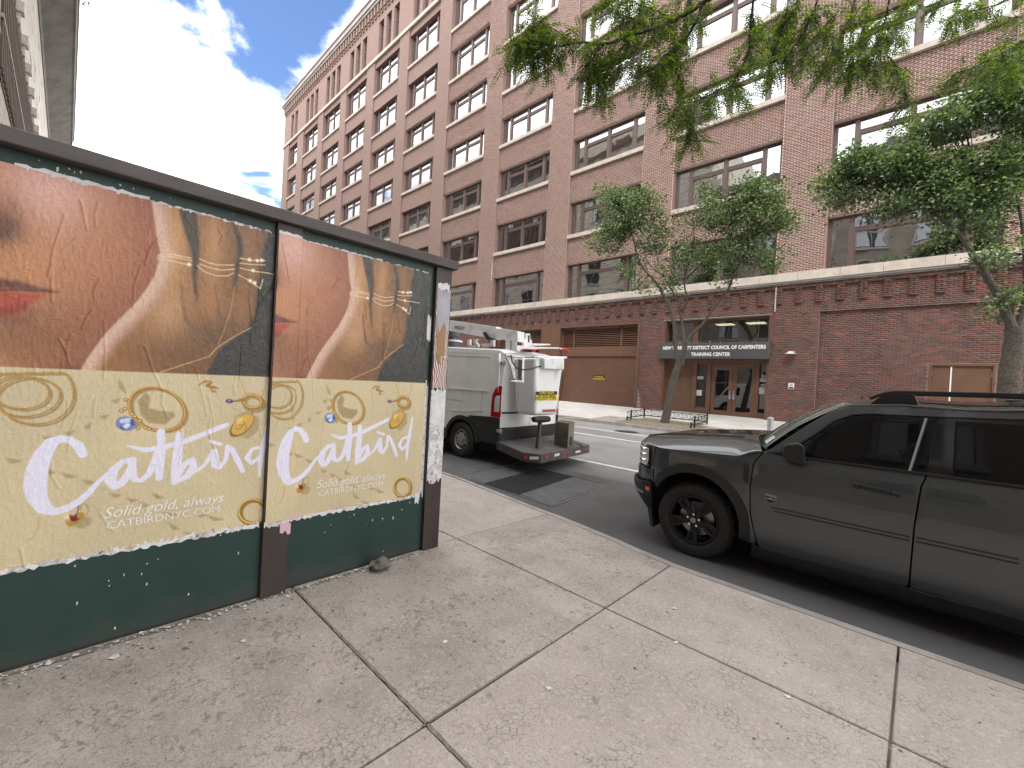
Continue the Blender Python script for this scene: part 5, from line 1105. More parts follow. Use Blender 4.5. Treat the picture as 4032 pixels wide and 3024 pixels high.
# nose
pe = .77
def nose(th, z, o=0.):
    a = math.radians(th); c_, s_ = max(0., math.cos(a))**pe, abs(math.sin(a))**pe*(1 if a >= 0 else -1); ob = o
    return (-1.985-(.35+ob)*c_, YC-(.882+ob*.9)*s_, z)
NZ = (-1, 0, 0)
panel('grille', [(-84,.70),(84,.70),(84,.955),(-84,.965)], lambda u, z: nose(u, z, -.02), mt['black_gloss'], S_, du=4, dv=.08, out=NZ)
panel('nose_panel', [(-89.5,.575),(89.5,.575),(89.5,.72),(70,.735),(40,.715),(-40,.715),(-70,.735),(-89.5,.72)], lambda u, z: nose(u, z, .012-.25*max(0,.62-z)), mt['suv_paint'], S_, du=3, dv=.05, out=NZ)
for sg in (1, -1):
    hl = panel('headlight', [(sg*u, z) for u, z in ((50,.745),(83,.735),(86,.80),(86,.95),(50,.965))], lambda u, z: nose(u, z, .0), mt['black_gloss'], S_, du=3, dv=.06, out=NZ)
    panel('lamp_lens', [(sg*u, z) for u, z in ((54,.76),(80,.75),(82.5,.80),(82.5,.935),(54,.95))], lambda u, z: nose(u, z, .006), mt['lamp_clear'], hl, du=3, dv=.06, out=NZ, thick=.005)
    for z in (.79,.85,.91): panel('lamp_bar', [(sg*56,z),(sg*79,z),(sg*79,z+.028),(sg*56,z+.028)], lambda u, z: nose(u, z, .010), mt['chrome'], hl, du=3, dv=.06, out=NZ, thick=.004, bevel=0)
    panel('lamp_corner', [(sg*86.6,.74),(sg*89.6,.74),(sg*89.6,.962),(sg*86.6,.962)], lambda u, z: nose(u, z, .003), mt['suv_paint'], S_, du=1, dv=.06, out=NZ)
def bo_(z): return np.interp(z, [.13,.22,.33,.45,.56,.60], [-.20,-.14,-.05,.03,.06,.05])
panel('front_bumper', [(-89.5,.13),(89.5,.13),(89.5,.60),(60,.585),(-60,.585),(-89.5,.60)], lambda u, z: nose(u, z, float(bo_(z))), mt['black_trim'], S_, du=3, dv=.045, out=NZ, thick=.03, bevel=.01)
panel('marker_lamp', [(84.5,.50),(88.6,.495),(88.6,.535),(84.5,.54)], lambda u, z: nose(u, z, float(bo_(z))+.006), mt['lamp_amber'], S_, du=1, dv=.05, out=(0,-1,0), thick=.006)
panel('bumper_trim', [(50,.46),(80,.45),(80,.475),(50,.49)], lambda u, z: nose(u, z, float(bo_(z))+.006), mt['badge_grey'], S_, du=3, dv=.05, out=NZ, thick=.006)
MB().hexa([(-1.985,YC-.90,.13),(-1.955,YC-.90,.13),(-1.955,YC-.66,.13),(-1.985,YC-.66,.13)],[(-2.03,YC-.90,.32),(-1.99,YC-.90,.32),(-1.99,YC-.66,.32),(-2.03,YC-.66,.32)]).build('air_flap', mt['black_trim'], S_)
# hood
def hood(u, v):
    v = max(-1, min(1, v)); q = (1-abs(v)**2.8)**(1/2.8) if abs(v) < 1 else 0
    xf = -1.985-.335*q; xr = -.99-.19*(1-v*v); x = xf+(xr-xf)*u
    zs = np.interp(x, [-2.33,-1.985,-1.18,-1.065,-.98], [.945,.956,.995,1.062,1.076]); zc = np.interp(x, [-2.33,-2.25,-2.1,-1.8,-1.4,-1.1], [1.0,1.035,1.07,1.108,1.148,1.165])
    z = zs+(zc-zs)*(1-abs(v)**5)-.04*max(0, 1-u/.05)**2
    hh = hwx(x)*.985 if x > -1.985 else .87
    return (x, YC-v*hh-0, float(z))
panel('hood', [(0,-1),(1,-1),(1,1),(0,1)], hood, mt['suv_paint'], S_, du=.05, dv=.04, out=(0,0,1), thick=.02)
for sg in (1,-1):
    m = MB()
    for k in range(10):
        a = hood(.05+.085*k, sg*.60); b = hood(.05+.085*(k+1), sg*.62); m.bar((a[0],a[1],a[2]+.002),(b[0],b[1],b[2]+.002),.014,.012)
    m.build('hood_crease', mt['suv_paint'], S_, smooth=True)
# windscreen, cowl, pillars, side glass, roof
def wind(u, v):
    b = np.array([-1.0-.17*(1-u*u), YC-u*.79, 1.085+.05*(1-u*u)]); tq = np.array([-.43-.09*(1-u*u), YC-u*.68, 1.535+.045*(1-u*u)]); p = b+(tq-b)*v; k = .03*math.sin(math.pi*v); return (p[0]-k*.6, p[1], p[2]+k)
panel('windscreen', [(-1,0),(1,0),(1,1),(-1,1)], wind, mt['screen_glass'], S_, du=.1, dv=.1, out=(-1,0,1), thick=.006)
st = panel('inspection_sticker', [(.80,.05),(.93,.05),(.93,.17),(.80,.17)], lambda u, v: tuple(np.array(wind(u, v))+np.array([-.004,0,.004])), M('sticker_green', (.42,.58,.52), .5, var=(60,3,.45,.6), c2=(.75,.8,.78)), S_, du=.05, dv=.05, out=(-1,0,1), thick=0)
panel('cowl', [(-1,0),(1,0),(1,1),(-1,1)], lambda u, v: (-1.20+.2*abs(u)**2+v*.12*(1), YC-u*.83, 1.105+.03*(1-u*u)-.035*math.sin(math.pi*v)), mt['black_trim'], S_, du=.1, dv=.25, out=(0,0,1))
zc_ = Zm((2400,1500), .73779); GP = (0, YC-.888, 1.06); GN = np.array([0, 1., -.40])
def gpt(p): w = atP(*zc_(p), GP, GN); return (w[0], w[2])
def ghs(x, z, o=0., sg=1): return (x, YC-sg*(.888-(z-1.06)*.40+o), z)
roofline = [gpt(p) for p in ((840,377),(960,298),(1060,233),(1180,163),(1270,127),(1420,124),(1600,130),(1890,160),(2050,158),(2212,142))]
topline = [gpt(p) for p in ((2212,205),(1890,196),(1700,188),(1400,174),(1300,178),(1200,212),(1100,282),(1000,345),(890,384))]
for sg in (1, -1):
    nn = (0, -sg, 0); g = lambda x, z, sg=sg: ghs(x, z, 0, sg)
    panel('pillar_frame', roofline+[(1.5,1.575),(1.80,1.54),(1.95,1.06),(1.70,1.06),(1.55,1.47)]+topline, lambda x, z, sg=sg: ghs(x, z, .012, sg), mt['suv_paint'], S_, du=.08, dv=.06, out=nn, thick=.03, bevel=.006)
    panel('window_surround', [gpt((895,392)),(-.668,1.06),(.05,1.064),(.7,1.07),(1.72,1.07),(1.56,1.46)]+topline[:-1], lambda x, z, sg=sg: ghs(x, z, -.004, sg), mt['black_gloss'], S_, du=.1, dv=.1, out=nn)
    wf = [gpt(p) for p in ((1040,402),(1062,335),(1150,258),(1300,186),(1420,182),(1688,198),(1600,482))]
    fw_ = panel('front_window', wf, lambda x, z, sg=sg: ghs(x, z, .001, sg), mt['tint_glass'], S_, du=.1, dv=.1, out=nn, thick=.005)
    panel('quarter_light', [gpt(p) for p in ((1705,200),(1760,200),(1690,495),(1618,485))], lambda x, z, sg=sg: ghs(x, z, .001, sg), mt['tint_glass'], S_, du=.1, dv=.1, out=nn, thick=.005)
    m = MB(); a = gpt((1690,200)); b = gpt((1600,486)); m.bar(ghs(a[0],a[1],.006,sg), ghs(b[0],b[1],.006,sg), .012); m.build('window_divider', mt['badge_grey'], S_)
    rw = [gpt((1845,212)), gpt((1828,512)), (.60,1.082), (.92,1.09), (.93,1.47), (.5,1.468)]
    panel('rear_window', rw, lambda x, z, sg=sg: ghs(x, z, .001, sg), mt['tint_glass'], S_, du=.1, dv=.1, out=nn, thick=.005); panel('rear_quarter_glass', [(.99,1.09),(1.64,1.09),(1.52,1.45),(.98,1.47)], lambda x, z, sg=sg: ghs(x, z, .001, sg), mt['tint_glass'], S_, du=.1, dv=.1, out=nn, thick=.005)
    m = MB(); pts = [(-.90,1.078),(-.668,1.062),(.05,1.066),(1.0,1.072),(1.7,1.075)]
    for a, b in zip(pts, pts[1:]): m.bar(ghs(a[0],a[1],.010,sg), ghs(b[0],b[1],.010,sg), .018, .016)
    m.build('belt_strip', mt['black_trim'], S_)
    rl = [(-.30,1.585,.665),(-.22,1.63,.655),(-.14,1.648,.65),(.5,1.665,.645),(1.3,1.655,.64),(1.5,1.63,.64),(1.58,1.58,.64)]
    m = MB()
    for a, b in zip(rl, rl[1:]): m.bar((a[0],YC-sg*a[2],a[1]),(b[0],YC-sg*b[2],b[1]),.036,.026)
    m.build('roof_rail', mt['black_trim'], S_, bevel=.006)
    for x, w_ in ((-.10,.10),(.62,.06),(1.40,.10)):
        ya, yb = YC-sg*.668, YC-sg*.625
        MB().hexa([(x-w_-.10,ya,1.54),(x+w_,ya,1.54),(x+w_,yb,1.54),(x-w_-.10,yb,1.54)], [(x-w_,ya,1.64),(x+w_*.6,ya,1.645),(x+w_*.6,yb,1.645),(x-w_,yb,1.64)]).build('rail_foot', mt['black_trim'], S_, bevel=.008)
def roof(x, v):
    e = 1-v*v; zed = np.interp(x, [-.45,-.1,.22,.4,.6,1.5,1.86], [1.525,1.553,1.545,1.555,1.575,1.57,1.545]); return (x-.085*e*np.interp(x, [-.45,0], [1,0]), YC-v*.715, float(zed+.05*e))
panel('roof', [(-.44,-1),(1.86,-1),(1.86,1),(-.44,1)], roof, mt['suv_paint'], S_, du=.08, dv=.08, out=(0,0,1))
panel('sunroof', [(-.12,-.75),(.75,-.75),(.75,.75),(-.12,.75)], lambda x, v: (roof(x, v)[0], roof(x, v)[1], roof(x, v)[2]+.006), mt['tint_glass'], S_, du=.1, dv=.1, out=(0,0,1), thick=.006)
MB().tube([(-.36,YC-.52,1.575),(-.355,YC-.52,1.60)], .006, 8).build('washer_nub', mt['black_trim'], S_)
# mirror
zc4 = lambda p: atY(*zc_(p), 4.17); mo = [zc4(p) for p in ((925,352),(950,338),(1010,333),(1038,348),(1047,440),(1030,446),(945,428),(928,400))]
MB().prism([tuple(p) for p in mo], [(p[0]-.03, p[1]+.11, p[2]+.002) for p in mo]).build('side_mirror', mt['suv_paint' if False else 'black_trim'], S_, bevel=.022, seg=3, smooth=True)
MB().hexa([(-.80,4.25,1.055),(-.72,4.25,1.055),(-.70,4.33,1.06),(-.82,4.33,1.06)],[(-.80,4.25,1.09),(-.72,4.25,1.09),(-.70,4.33,1.10),(-.82,4.33,1.10)]).build('mirror_arm', mt['black_trim'], S_, bevel=.008)
# tail, underbody, cabin darkness
MB().prism([(1.78,YC-s*.86,z) for s, z in ((1,.35),(1,1.05),(.8,1.5),(-.8,1.5),(-1,1.05),(-1,.35))], [(1.97,YC-s*.80,z) for s, z in ((1,.35),(1,1.05),(.8,1.45),(-.8,1.45),(-1,1.05),(-1,.35))]).build('tailgate', mt['suv_paint'], S_, bevel=.03)
MB().box(1.85,2.02,YC-.88,YC+.88,.20,.55).build('rear_bumper', mt['black_trim'], S_, bevel=.04)
MB().box(-1.95,1.9,YC-.66,YC+.66,.09,.90).box(-.85,1.8,YC-.80,YC+.80,.14,1.02).box(-.62,1.6,YC-.66,YC+.66,1.02,1.44).box(-1.0,.60,YC-.80,YC+.84,.07,.95).build('chassis', M('well_black', (.006,.006,.006), .95), S_)
for x in (-1.555, 1.115):
    wheel(S_, (x, 4.285, .305), .36, .235, .225, 'suv', 1); wheel(S_, (x, 2*YC-4.285, .325), .36, .235, .225, 'suv', -1)

# ---------------------------------------------------------------- white bucket-lift van
va = math.radians(5); VO = np.array([-5.66,5.62,0]); vf = np.array([-math.cos(va),-math.sin(va),0]); vr = np.array([-math.sin(va),math.cos(va),0])
def VT(x, y, z): p = VO+vf*x+vr*y; return (p[0], p[1], z)
V_ = thing('bucket_lift_van', 'white van with a folded bucket lift and a rear step deck', 'van', VT(2.5,1,0))
vn = tuple(-vr); vb = tuple(-vf)
VW = 2.05
def vside(x, z, o=0., sg=1):
    y = .055*max(0, (z-1.1)/1.0)**2-o+.05*max(0, (.14-x)/.14)**2*(.6 if z > .9 else .4)
    return VT(x, y if sg > 0 else VW-y, z)
RA, FA = (.98,.345), (4.43,.345)
top_v = [(.0,2.07),(.12,2.13),(2.0,2.20),(3.9,2.18),(4.3,2.06)]
body = [(.0,.862),(.0,2.07)]+top_v[1:]+[(4.95,1.28),(5.33,1.08),(5.42,.75),(5.40,.36),(4.92,.36)]+arc(*FA,.44,0,180,12)+[(1.45,.36)]+arc(*RA,.44,2,104,10)+[(.78,.84),(.22,.862)]
clad = [(.0,.36),(.0,.858),(.22,.858),(.78,.836)]+arc(*RA,.44,116,176,6)+[(.55,.36)]
for sg in (1,-1):
    nn = vn if sg > 0 else tuple(vr)
    panel('body_side', body, lambda x, z, sg=sg: vside(x, z, 0, sg), mt['van_white'], V_, du=.12, dv=.10, out=nn, thick=.02)
    panel('bumper_corner', clad, lambda x, z, sg=sg: vside(x, z, .012, sg), mt['black_trim'], V_, du=.1, dv=.1, out=nn, thick=.03)
    for c in (RA, FA): panel('arch_trim', arc(*c,.475,-2,182,22)+arc(*c,.40,182,-2,22), lambda x, z, sg=sg: vside(x, z, .022, sg), mt['black_trim'], V_, du=.1, dv=.1, out=nn, thick=.03, bevel=.008)
    panel('sill_trim', [(1.42,.30),(4.0,.30),(4.0,.52),(1.42,.52)], lambda x, z, sg=sg: vside(x, z, .01, sg), mt['black_trim'], V_, du=.3, dv=.2, out=nn)
    tl = panel('tail_lamp', [(-.005,.868),(-.005,1.455),(.05,1.455),(.13,1.40),(.19,1.28),(.205,1.1),(.205,.868)], lambda x, z, sg=sg: vside(x, z, .012, sg), mt['lamp_red'], V_, du=.04, dv=.08, out=nn, thick=.03)
    panel('clear_lens', [(.02,.97),(.02,1.27),(.08,1.27),(.125,1.22),(.125,.97)], lambda x, z, sg=sg: vside(x, z, .017, sg), mt['lamp_clear'], tl, du=.04, dv=.08, out=nn, thick=.008)
    panel('cab_window', [(3.55,1.32),(3.55,1.92),(4.2,1.9),(4.78,1.36)], lambda x, z, sg=sg: vside(x, z, .004, sg), mt['tint_glass'], V_, du=.2, dv=.2, out=nn, thick=.006)
def ridge(pts, w=.016, hgt=.012, name='panel_ridge', mat='van_white'):
    m = MB()
    for a, b in zip(pts, pts[1:]): m.bar(vside(*a, .002), vside(*b, .002), w, hgt)
    m.build(name, mt[mat], V_, smooth=False)
ridge([(.30,1.40),(.30,2.00),(1.9,2.05),(1.9,1.40)]); ridge([(.30,1.345),(2.6,1.335)], .03, .02); ridge([(.40,.98),(.55,.955),(.9,.905),(1.3,.90)], .02, .016); ridge([(.05,2.055),(2.5,2.12)], .02, .02); ridge([(.46,.9),(.46,1.33)], .004, .003, 'seam', 'black_trim')
ridge([(1.0,1.095),(1.12,1.11),(1.25,1.108),(1.38,1.125),(1.5,1.13)], .004, .003, 'scratch', 'black_trim')
def vrear(y, z, o=0.):
    q = abs(y-VW/2)/(VW/2); return VT(.05*q**4-o+.03*max(0,(z-1.3)/.75)**2, y, z)
panel('rear_frame', [(.0,.66),(.0,2.05),(.12,2.12),(.6,2.17),(1.45,2.17),(1.93,2.12),(2.05,2.05),(2.05,.66)], lambda y, z: vrear(y, z, -.012), mt['van_white'], V_, du=.1, dv=.1, out=vb)
rdl = panel('rear_door', [(.055,.665),(.055,2.02),(.14,2.07),(.96,2.09),(.96,.665)], lambda y, z: vrear(y, z, .004), mt['van_white'], V_, du=.1, dv=.1, out=vb); rdr = panel('rear_door', [(.975,.665),(.975,2.09),(1.91,2.07),(1.995,2.02),(1.995,.665)], lambda y, z: vrear(y, z, .004), mt['van_white'], V_, du=.1, dv=.1, out=vb)
panel('door_ridge', [(.07,1.335),(.95,1.335),(.95,1.36),(.07,1.36)], lambda y, z: vrear(y, z, .012), mt['van_white'], rdl, du=.1, dv=.1, out=vb, thick=.01); panel('plate_recess', [(.10,.965),(.93,.965),(.93,.93),(.10,.93)], lambda y, z: vrear(y, z, .012), mt['black_trim'], rdl, du=.1, dv=.1, out=vb, thick=.01)
panel('red_tape', [(1.0,.80),(1.14,.80),(1.14,.835),(1.0,.835)], lambda y, z: vrear(y, z, .008), mt['lamp_red'], rdr, out=vb, thick=.002, bevel=0)
panel('rear_bumper', [(.0,.42),(.0,.65),(2.05,.65),(2.05,.42)], lambda y, z: vrear(y, z, .03), mt['black_trim'], V_, du=.1, dv=.1, out=vb, thick=.06, bevel=.015)
for z in (1.88,.62):
    for y in (.02, 2.03): MB(VT).box(-.035,.03,y-.05,y+.05,z-.03,z+.03).box(-.045,-.02,y-.015,y+.015,z-.055,z+.055).build('hinge', mt['steel_bare'], V_, bevel=.006)
def vroof(x, v): e = 1-v**4; return VT(x, VW/2+v*(VW/2-.06), float(np.interp(x, [p[0] for p in top_v], [p[1] for p in top_v]))+.055*e)
panel('roof', [(.0,-1),(4.3,-1),(4.3,1),(.0,1)], vroof, mt['van_white'], V_, du=.2, dv=.1, out=(0,0,1))
panel('front_screen', [(4.25,-1),(4.98,-1),(4.98,1),(4.25,1)], lambda x, v: VT(x, VW/2+v*(VW/2-.08), float(np.interp(x, [4.25,4.98], [2.09,1.28]))), mt['tint_glass'], V_, du=.2, dv=.2, out=(0,0,1))
panel('bonnet', [(4.95,-1),(5.42,-1),(5.42,1),(4.95,1)], lambda x, v: VT(x, VW/2+v*(VW/2-.03), float(np.interp(x, [4.95,5.33,5.42], [1.28,1.08,.78]))), mt['van_white'], V_, du=.2, dv=.2, out=(0,0,1))
MB(VT).box(.05,5.3,.06,VW-.06,.22,.8).box(.08,4.1,.06,VW-.06,.8,2.02).build('chassis', mt['well_black'], V_); MB(VT).box(5.38,5.44,.05,VW-.05,.3,.8).build('front_bumper', mt['black_trim'], V_, bevel=.03)
class _W: pass
for c in (RA, FA):
    for sg in (1,-1):
        w = VT(c[0], -.01 if sg > 0 else VW+.01, 0); wheel(V_, (w[0], w[1], .335), .355, .205, .215, 'van', sg)
# things on the roof and the lift
vz = Zm((1700,1200), .42194)
def slabY(name, pts, Y, dep, mat, parent=V_, bevel=.008):
    P = [tuple(atY(*vz(p), Y)) for p in pts]; return MB().prism(P, [(p[0], p[1]+dep, p[2]) for p in P]).build(name, mat, parent, bevel=bevel)
def slabX(name, pts, X, dep, mat, parent=V_, bevel=.008):
    P = [tuple(atX(*vz(p), X)) for p in pts]; return MB().prism(P, [(p[0]-dep, p[1], p[2]) for p in P]).build(name, mat, parent, bevel=bevel)
boom = slabY('boom', [(-120,98),(130,138),(600,205),(596,326),(480,300),(130,236),(-120,195)], 6.02, .16, mt['lift_white'])
slabY('boom_tip', [(598,222),(655,222),(800,246),(802,346),(690,330),(598,312)], 6.00, .20, mt['lift_white'], boom); slabY('boom_latch', [(472,258),(495,252),(530,300),(585,318),(582,326),(512,326)], 5.98, .05, mt['black_trim'], boom)
lw = atY(*vz((205,215)), 6.0); lw2 = atY(*vz((300,222)), 6.0)
text('lettering', 'VERSALIFT', .10, lambda x, y, z: (lw[0]+x, 6.012-z, lw[2]-.02+y-(x)*.13), mt['steel_plate'], boom, .001, .001, xs=.8)
slabY('boom_strut', [(686,330),(722,334),(722,468),(686,458)], 6.02, .05, mt['lift_white'], boom); slabY('boom_strut', [(742,336),(782,342),(772,480),(738,470)], 6.05, .05, mt['lift_white'], boom); slabY('hydraulic_rod', [(738,345),(775,350),(765,440),(742,470),(730,430)], 6.10, .04, mt['black_trim'], boom)
# bucket
bx = -5.0; cor = lambda p: np.array(atX(*vz(p), bx))
BLc, BRc, TRc, TLc = cor((962,1038)), cor((1168,1028)), cor((1243,492)), cor((968,488))
back = lambda c, d: (c[0]-d, c[1]+.02, c[2])
bk_ = MB().hexa([tuple(BLc), tuple(BRc), back(BRc,.52), back(BLc,.50)], [tuple(TLc), tuple(TRc), back(TRc,.60), back(TLc,.60)]).build('bucket', mt['bucket_white'], V_, bevel=.07, seg=4, smooth=True)
rm = MB(); q = [tuple(TLc+np.array([.02,-.02,0])), tuple(TRc+np.array([.02,.02,0])), (TRc[0]-.62,TRc[1]+.02,TRc[2]), (TLc[0]-.62,TLc[1]-.02,TLc[2])]
for a, b in zip(q, q[1:]+q[:1]): rm.bar(a, b, .05, .04)
rm.build('bucket_rim', mt['bucket_white'], bk_, bevel=.015)
def bface(pts, name, mat, off, dep=.003, bevel=0):
    n = np.cross(BRc-BLc, TLc-BLc); n = n/np.linalg.norm(n); n = n if n[0] > 0 else -n; P = [atP(*vz(p), BLc+n*off, n) for p in pts]
    return MB().prism([tuple(p) for p in P], [tuple(p-n*dep) for p in P]).build(name, mat, bk_, bevel=bevel), n
bface([(1053,500),(1240,494),(1238,608),(1053,598)], 'control_box', mt['lift_white'], .10, .10, .02)
bface([(975,810),(1171,806),(1171,838),(974,842)], 'warning_label', mt['ink_black'], .006); lo_, nB = bface([(974,843),(1171,839),(1169,893),(970,896)], 'warning_label', mt['warn_yellow'], .006)
def lab(s, p, size, mat, xs):
    c = atP(*vz(p), BLc+nB*.0075, nB); ex = (BRc-BLc)/np.linalg.norm(BRc-BLc); ez = np.cross(nB, ex); ez = ez if ez[2] > 0 else -ez
    text('lettering', s, size, lambda x, y, z: tuple(c+ex*x+ez*y+nB*z), mt[mat], bk_, .0008, .0012, align='CENTER', xs=xs)
lab('CAUTION', (1073,832), .095, 'warn_yellow', 1.0); lab('THIS VEHICLE MAKES', (1070,862), .066, 'ink_black', .86); lab('FREQUENT STOPS!', (1068,889), .078, 'ink_black', .92)
bface([(1032,978),(1156,974),(1154,998),(1031,1001)], 'red_reflector', mt['lamp_red'], .006)
slabX('bracket_plate', [(805,478),(868,484),(862,728),(740,716),(745,708),(800,700)], -5.08, .02, mt['lift_white'], bk_); slabX('bracket_slot', [(812,510),(846,512),(842,705),(808,700)], -5.065, .01, mt['black_trim'], bk_, .004)
slabX('bracket_arm', [(690,455),(760,478),(775,600),(800,690),(768,690),(735,560),(700,500)], -5.12, .04, mt['lift_white'], bk_); slabX('bracket_top', [(735,470),(862,484),(862,494),(735,484)], -5.04, .08, mt['lift_white'], bk_)
hz = [atX(*vz(p), -5.0) for p in ((740,470),(752,540),(790,590),(860,607),(930,600),(985,580),(1015,573))]; MB().tube([tuple(p) for p in hz], .011, 8).build('hydraulic_hose', mt['black_trim'], bk_, smooth=True)
hz = [atX(*vz(p), -5.0) for p in ((1225,690),(1222,760),(1205,830),(1190,890))]; MB().tube([tuple(p) for p in hz], .008, 8).build('hydraulic_hose', mt['black_trim'], bk_, smooth=True)
# roof gear
tt_ = atY(*vz((200,340)), 6.3); tu = MB().lathe([(.20,-.18),(.20,.0),(.13,.02),(.13,.10),(.17,.12),(.17,.22)], tuple(tt_), 'z', 20).build('turret', mt['steel_plate'], V_, smooth=True); MB().lathe([(.22,-.02),(.22,.02)], tuple(tt_), 'z', 20).build('turret_ring', mt['lift_white'], tu)
for pts in ([(330,320),(352,320),(352,385),(330,385)], [(385,318),(415,318),(418,330),(400,332),(432,378),(420,385),(385,350)], [(550,322),(575,322),(575,390),(550,390)], [(452,362),(545,362),(545,388),(470,388)], [(330,378),(430,378),(430,390),(330,390)]): slabY('rack_bracket', pts, 6.15, .06, mt['lift_white'], V_, .004)
vs_ = slabX('clamp_stand', [(880,268),(918,268),(922,320),(940,340),(936,360),(860,358),(858,340),(878,318)], -5.75, .06, mt['lift_white']); slabX('clamp_slot', [(898,285),(914,287),(914,350),(900,350)], -5.745, .01, mt['black_trim'], vs_, .002)
slabX('rack_beam', [(860,358),(1110,365),(1112,378),(860,386)], -5.72, .06, mt['lift_white']); slabX('rack_beam', [(795,378),(1025,395),(1190,398),(1190,412),(1020,410),(795,440)], -5.7, .05, mt['lift_white'])
bar_ = slabX('brake_light_bar', [(862,412),(1000,418),(1000,448),(862,440)], -5.62, .05, mt['black_gloss'])
for pts in ([(935,418),(975,421),(975,440),(935,438)], [(1002,430),(1014,431),(1014,446),(1002,445)], [(838,418),(860,416),(860,436),(838,436)], [(1088,446),(1115,448),(1110,458),(1092,457)]): slabX('red_lamp', pts, -5.60, .03, mt['lamp_red'], bar_, .004)
P = [tuple(atX(*vz(p), -5.45)) for p in ((1190,405),(1212,412),(1250,412),(1282,446))]
MB().tube(P[:2], .018, 8).build('pole', mt['lift_white'], V_, smooth=True); MB().tube(P[1:], [.018,.026,.022], 10).build('red_pole_end', mt['cone_red'], V_, smooth=True)
# deck
dk = [np.array(atZ(*vz(p), z)) for p, z in (((605,1275),.42),((850,1380),.355),((1025,1402),.34),((1475,1312),.35))]; dk += [np.array(VT(.02,2.02,.42)), np.array(VT(.03,.1,.42))]
dk[4][0] = min(dk[4][0], -5.6)
de = MB().prism([tuple(p-np.array([0,0,.15])) for p in dk], [tuple(p) for p in dk]).build('step_deck', mt['step_rusty'], V_, bevel=.01)
MB().prism([tuple(p+np.array([0,0,.002])) for p in dk], [tuple(p+np.array([0,0,.006])) for p in dk]).build('deck_tread', mt['step_grey'], de)
MB().box(-5.6,-5.0,6.0,7.1,.16,.30).build('deck_bracket', mt['black_trim'], de)
def dface(a, b, pts, name, mat, off=.006):
    t_ = b-a; n = np.array([-t_[1], t_[0], 0]); n = n/np.linalg.norm(n); n = n if n[0] > 0 else -n; P = [atP(*vz(p), a+n*off, n) for p in pts]
    return MB().prism([tuple(p) for p in P], [tuple(p-n*.008) for p in P]).build(name, mat, de, bevel=.003)
rc = lambda x, y, w, h_: [(x-w,y-h_),(x+w,y-h_),(x+w,y+h_),(x-w,y+h_)]
dface(dk[1], dk[2], [(875+24*math.cos(a), 1426+24*math.sin(a)) for a in np.linspace(0, 6.0, 14)], 'lamp_rim', mt['black_trim'], .007); dface(dk[1], dk[2], [(875+18*math.cos(a), 1426+18*math.sin(a)) for a in np.linspace(0, 6.0, 14)], 'red_lamp', mt['lamp_red'], .010); dface(dk[1], dk[2], rc(955,1432,42,13), 'reflector', mt['paper_white'])
dface(dk[2], dk[3], [(1058,1412),(1092,1405),(1092,1434),(1058,1440)], 'red_lamp', mt['lamp_red']); dface(dk[2], dk[3], [(1146,1395),(1192,1385),(1192,1408),(1146,1418)], 'reflector', mt['paper_white']); dface(dk[2], dk[3], [(1218,1376),(1310,1360),(1310,1370),(1218,1388)], 'red_reflector', mt['lamp_red']); dface(dk[2], dk[3], [(1343,1366),(1388,1357),(1388,1376),(1343,1386)], 'reflector', mt['paper_white']); dface(dk[2], dk[3], [(1425,1344),(1450,1338),(1450,1356),(1425,1362)], 'red_lamp', mt['lamp_red'])
b0 = np.array(atZ(*vz((985,1338)), .375)); b1 = np.array(atP(*vz((1012,1095)), b0, np.array([1.,0,0])))
MB().bar(tuple(b0), tuple(b1), .06, .06, up=(1,0,0)).build('bucket_rest', mt['step_rusty'], V_, bevel=.004); ra = np.array(atP(*vz((950,1070)), b0, np.array([1.,0,0]))); rb_ = np.array(atP(*vz((1092,1066)), b0, np.array([1.,0,0]))); MB().tube([tuple(ra), tuple(ra*.7+rb_*.3), tuple(ra*.3+rb_*.7), tuple(rb_)], [.05,.062,.062,.05], 14).build('rest_roller', mt['black_trim'], V_, smooth=True)
bb = [np.array(atZ(*vz(p), .37)) for p in ((1140,1308),(1268,1336),(1322,1310))]; bt = [np.array([bb[i][0], bb[i][1], atP(*vz(p), bb[i], np.array([1.,0,0]))[2]]) for i, p in enumerate(((1146,1088),(1272,1104),(1322,1092)))]
ztop = float(np.mean([b[2] for b in bt])); quad_ = [bb[0], bb[1], bb[2], bb[0]+bb[2]-bb[1]]
sb = MB().hexa([(p[0],p[1],.36) for p in quad_], [(p[0],p[1],ztop) for p in quad_]).build('steel_box', mt['box_steel'], V_, bevel=.008)
e1, e2 = bb[1], bb[2]; m = MB(); A1 = e1*.75+e2*.25; A2 = e1*.3+e2*.7; n = np.array([(e2-e1)[1], -(e2-e1)[0], 0]); n = n/np.linalg.norm(n)*.004; n = n if n[0] > 0 else -n
m.hexa([(A1[0]+n[0],A1[1]+n[1],.40),(A2[0]+n[0],A2[1]+n[1],.40),(A2[0]-n[0],A2[1]-n[1],.40),(A1[0]-n[0],A1[1]-n[1],.40)],[(A1[0]+n[0],A1[1]+n[1],ztop-.27),(A2[0]+n[0],A2[1]+n[1],ztop-.27),(A2[0]-n[0],A2[1]-n[1],ztop-.27),(A1[0]-n[0],A1[1]-n[1],ztop-.27)]); m.build('slot', mt['black_trim'], sb)
ch_ = [np.array(atZ(*vz(p), .37)) for p in ((1325,1285),(1350,1300),(1390,1306),(1410,1325))]; MB().tube([tuple(p) for p in ch_], .012, 6).build('chain', mt['black_trim'], de)

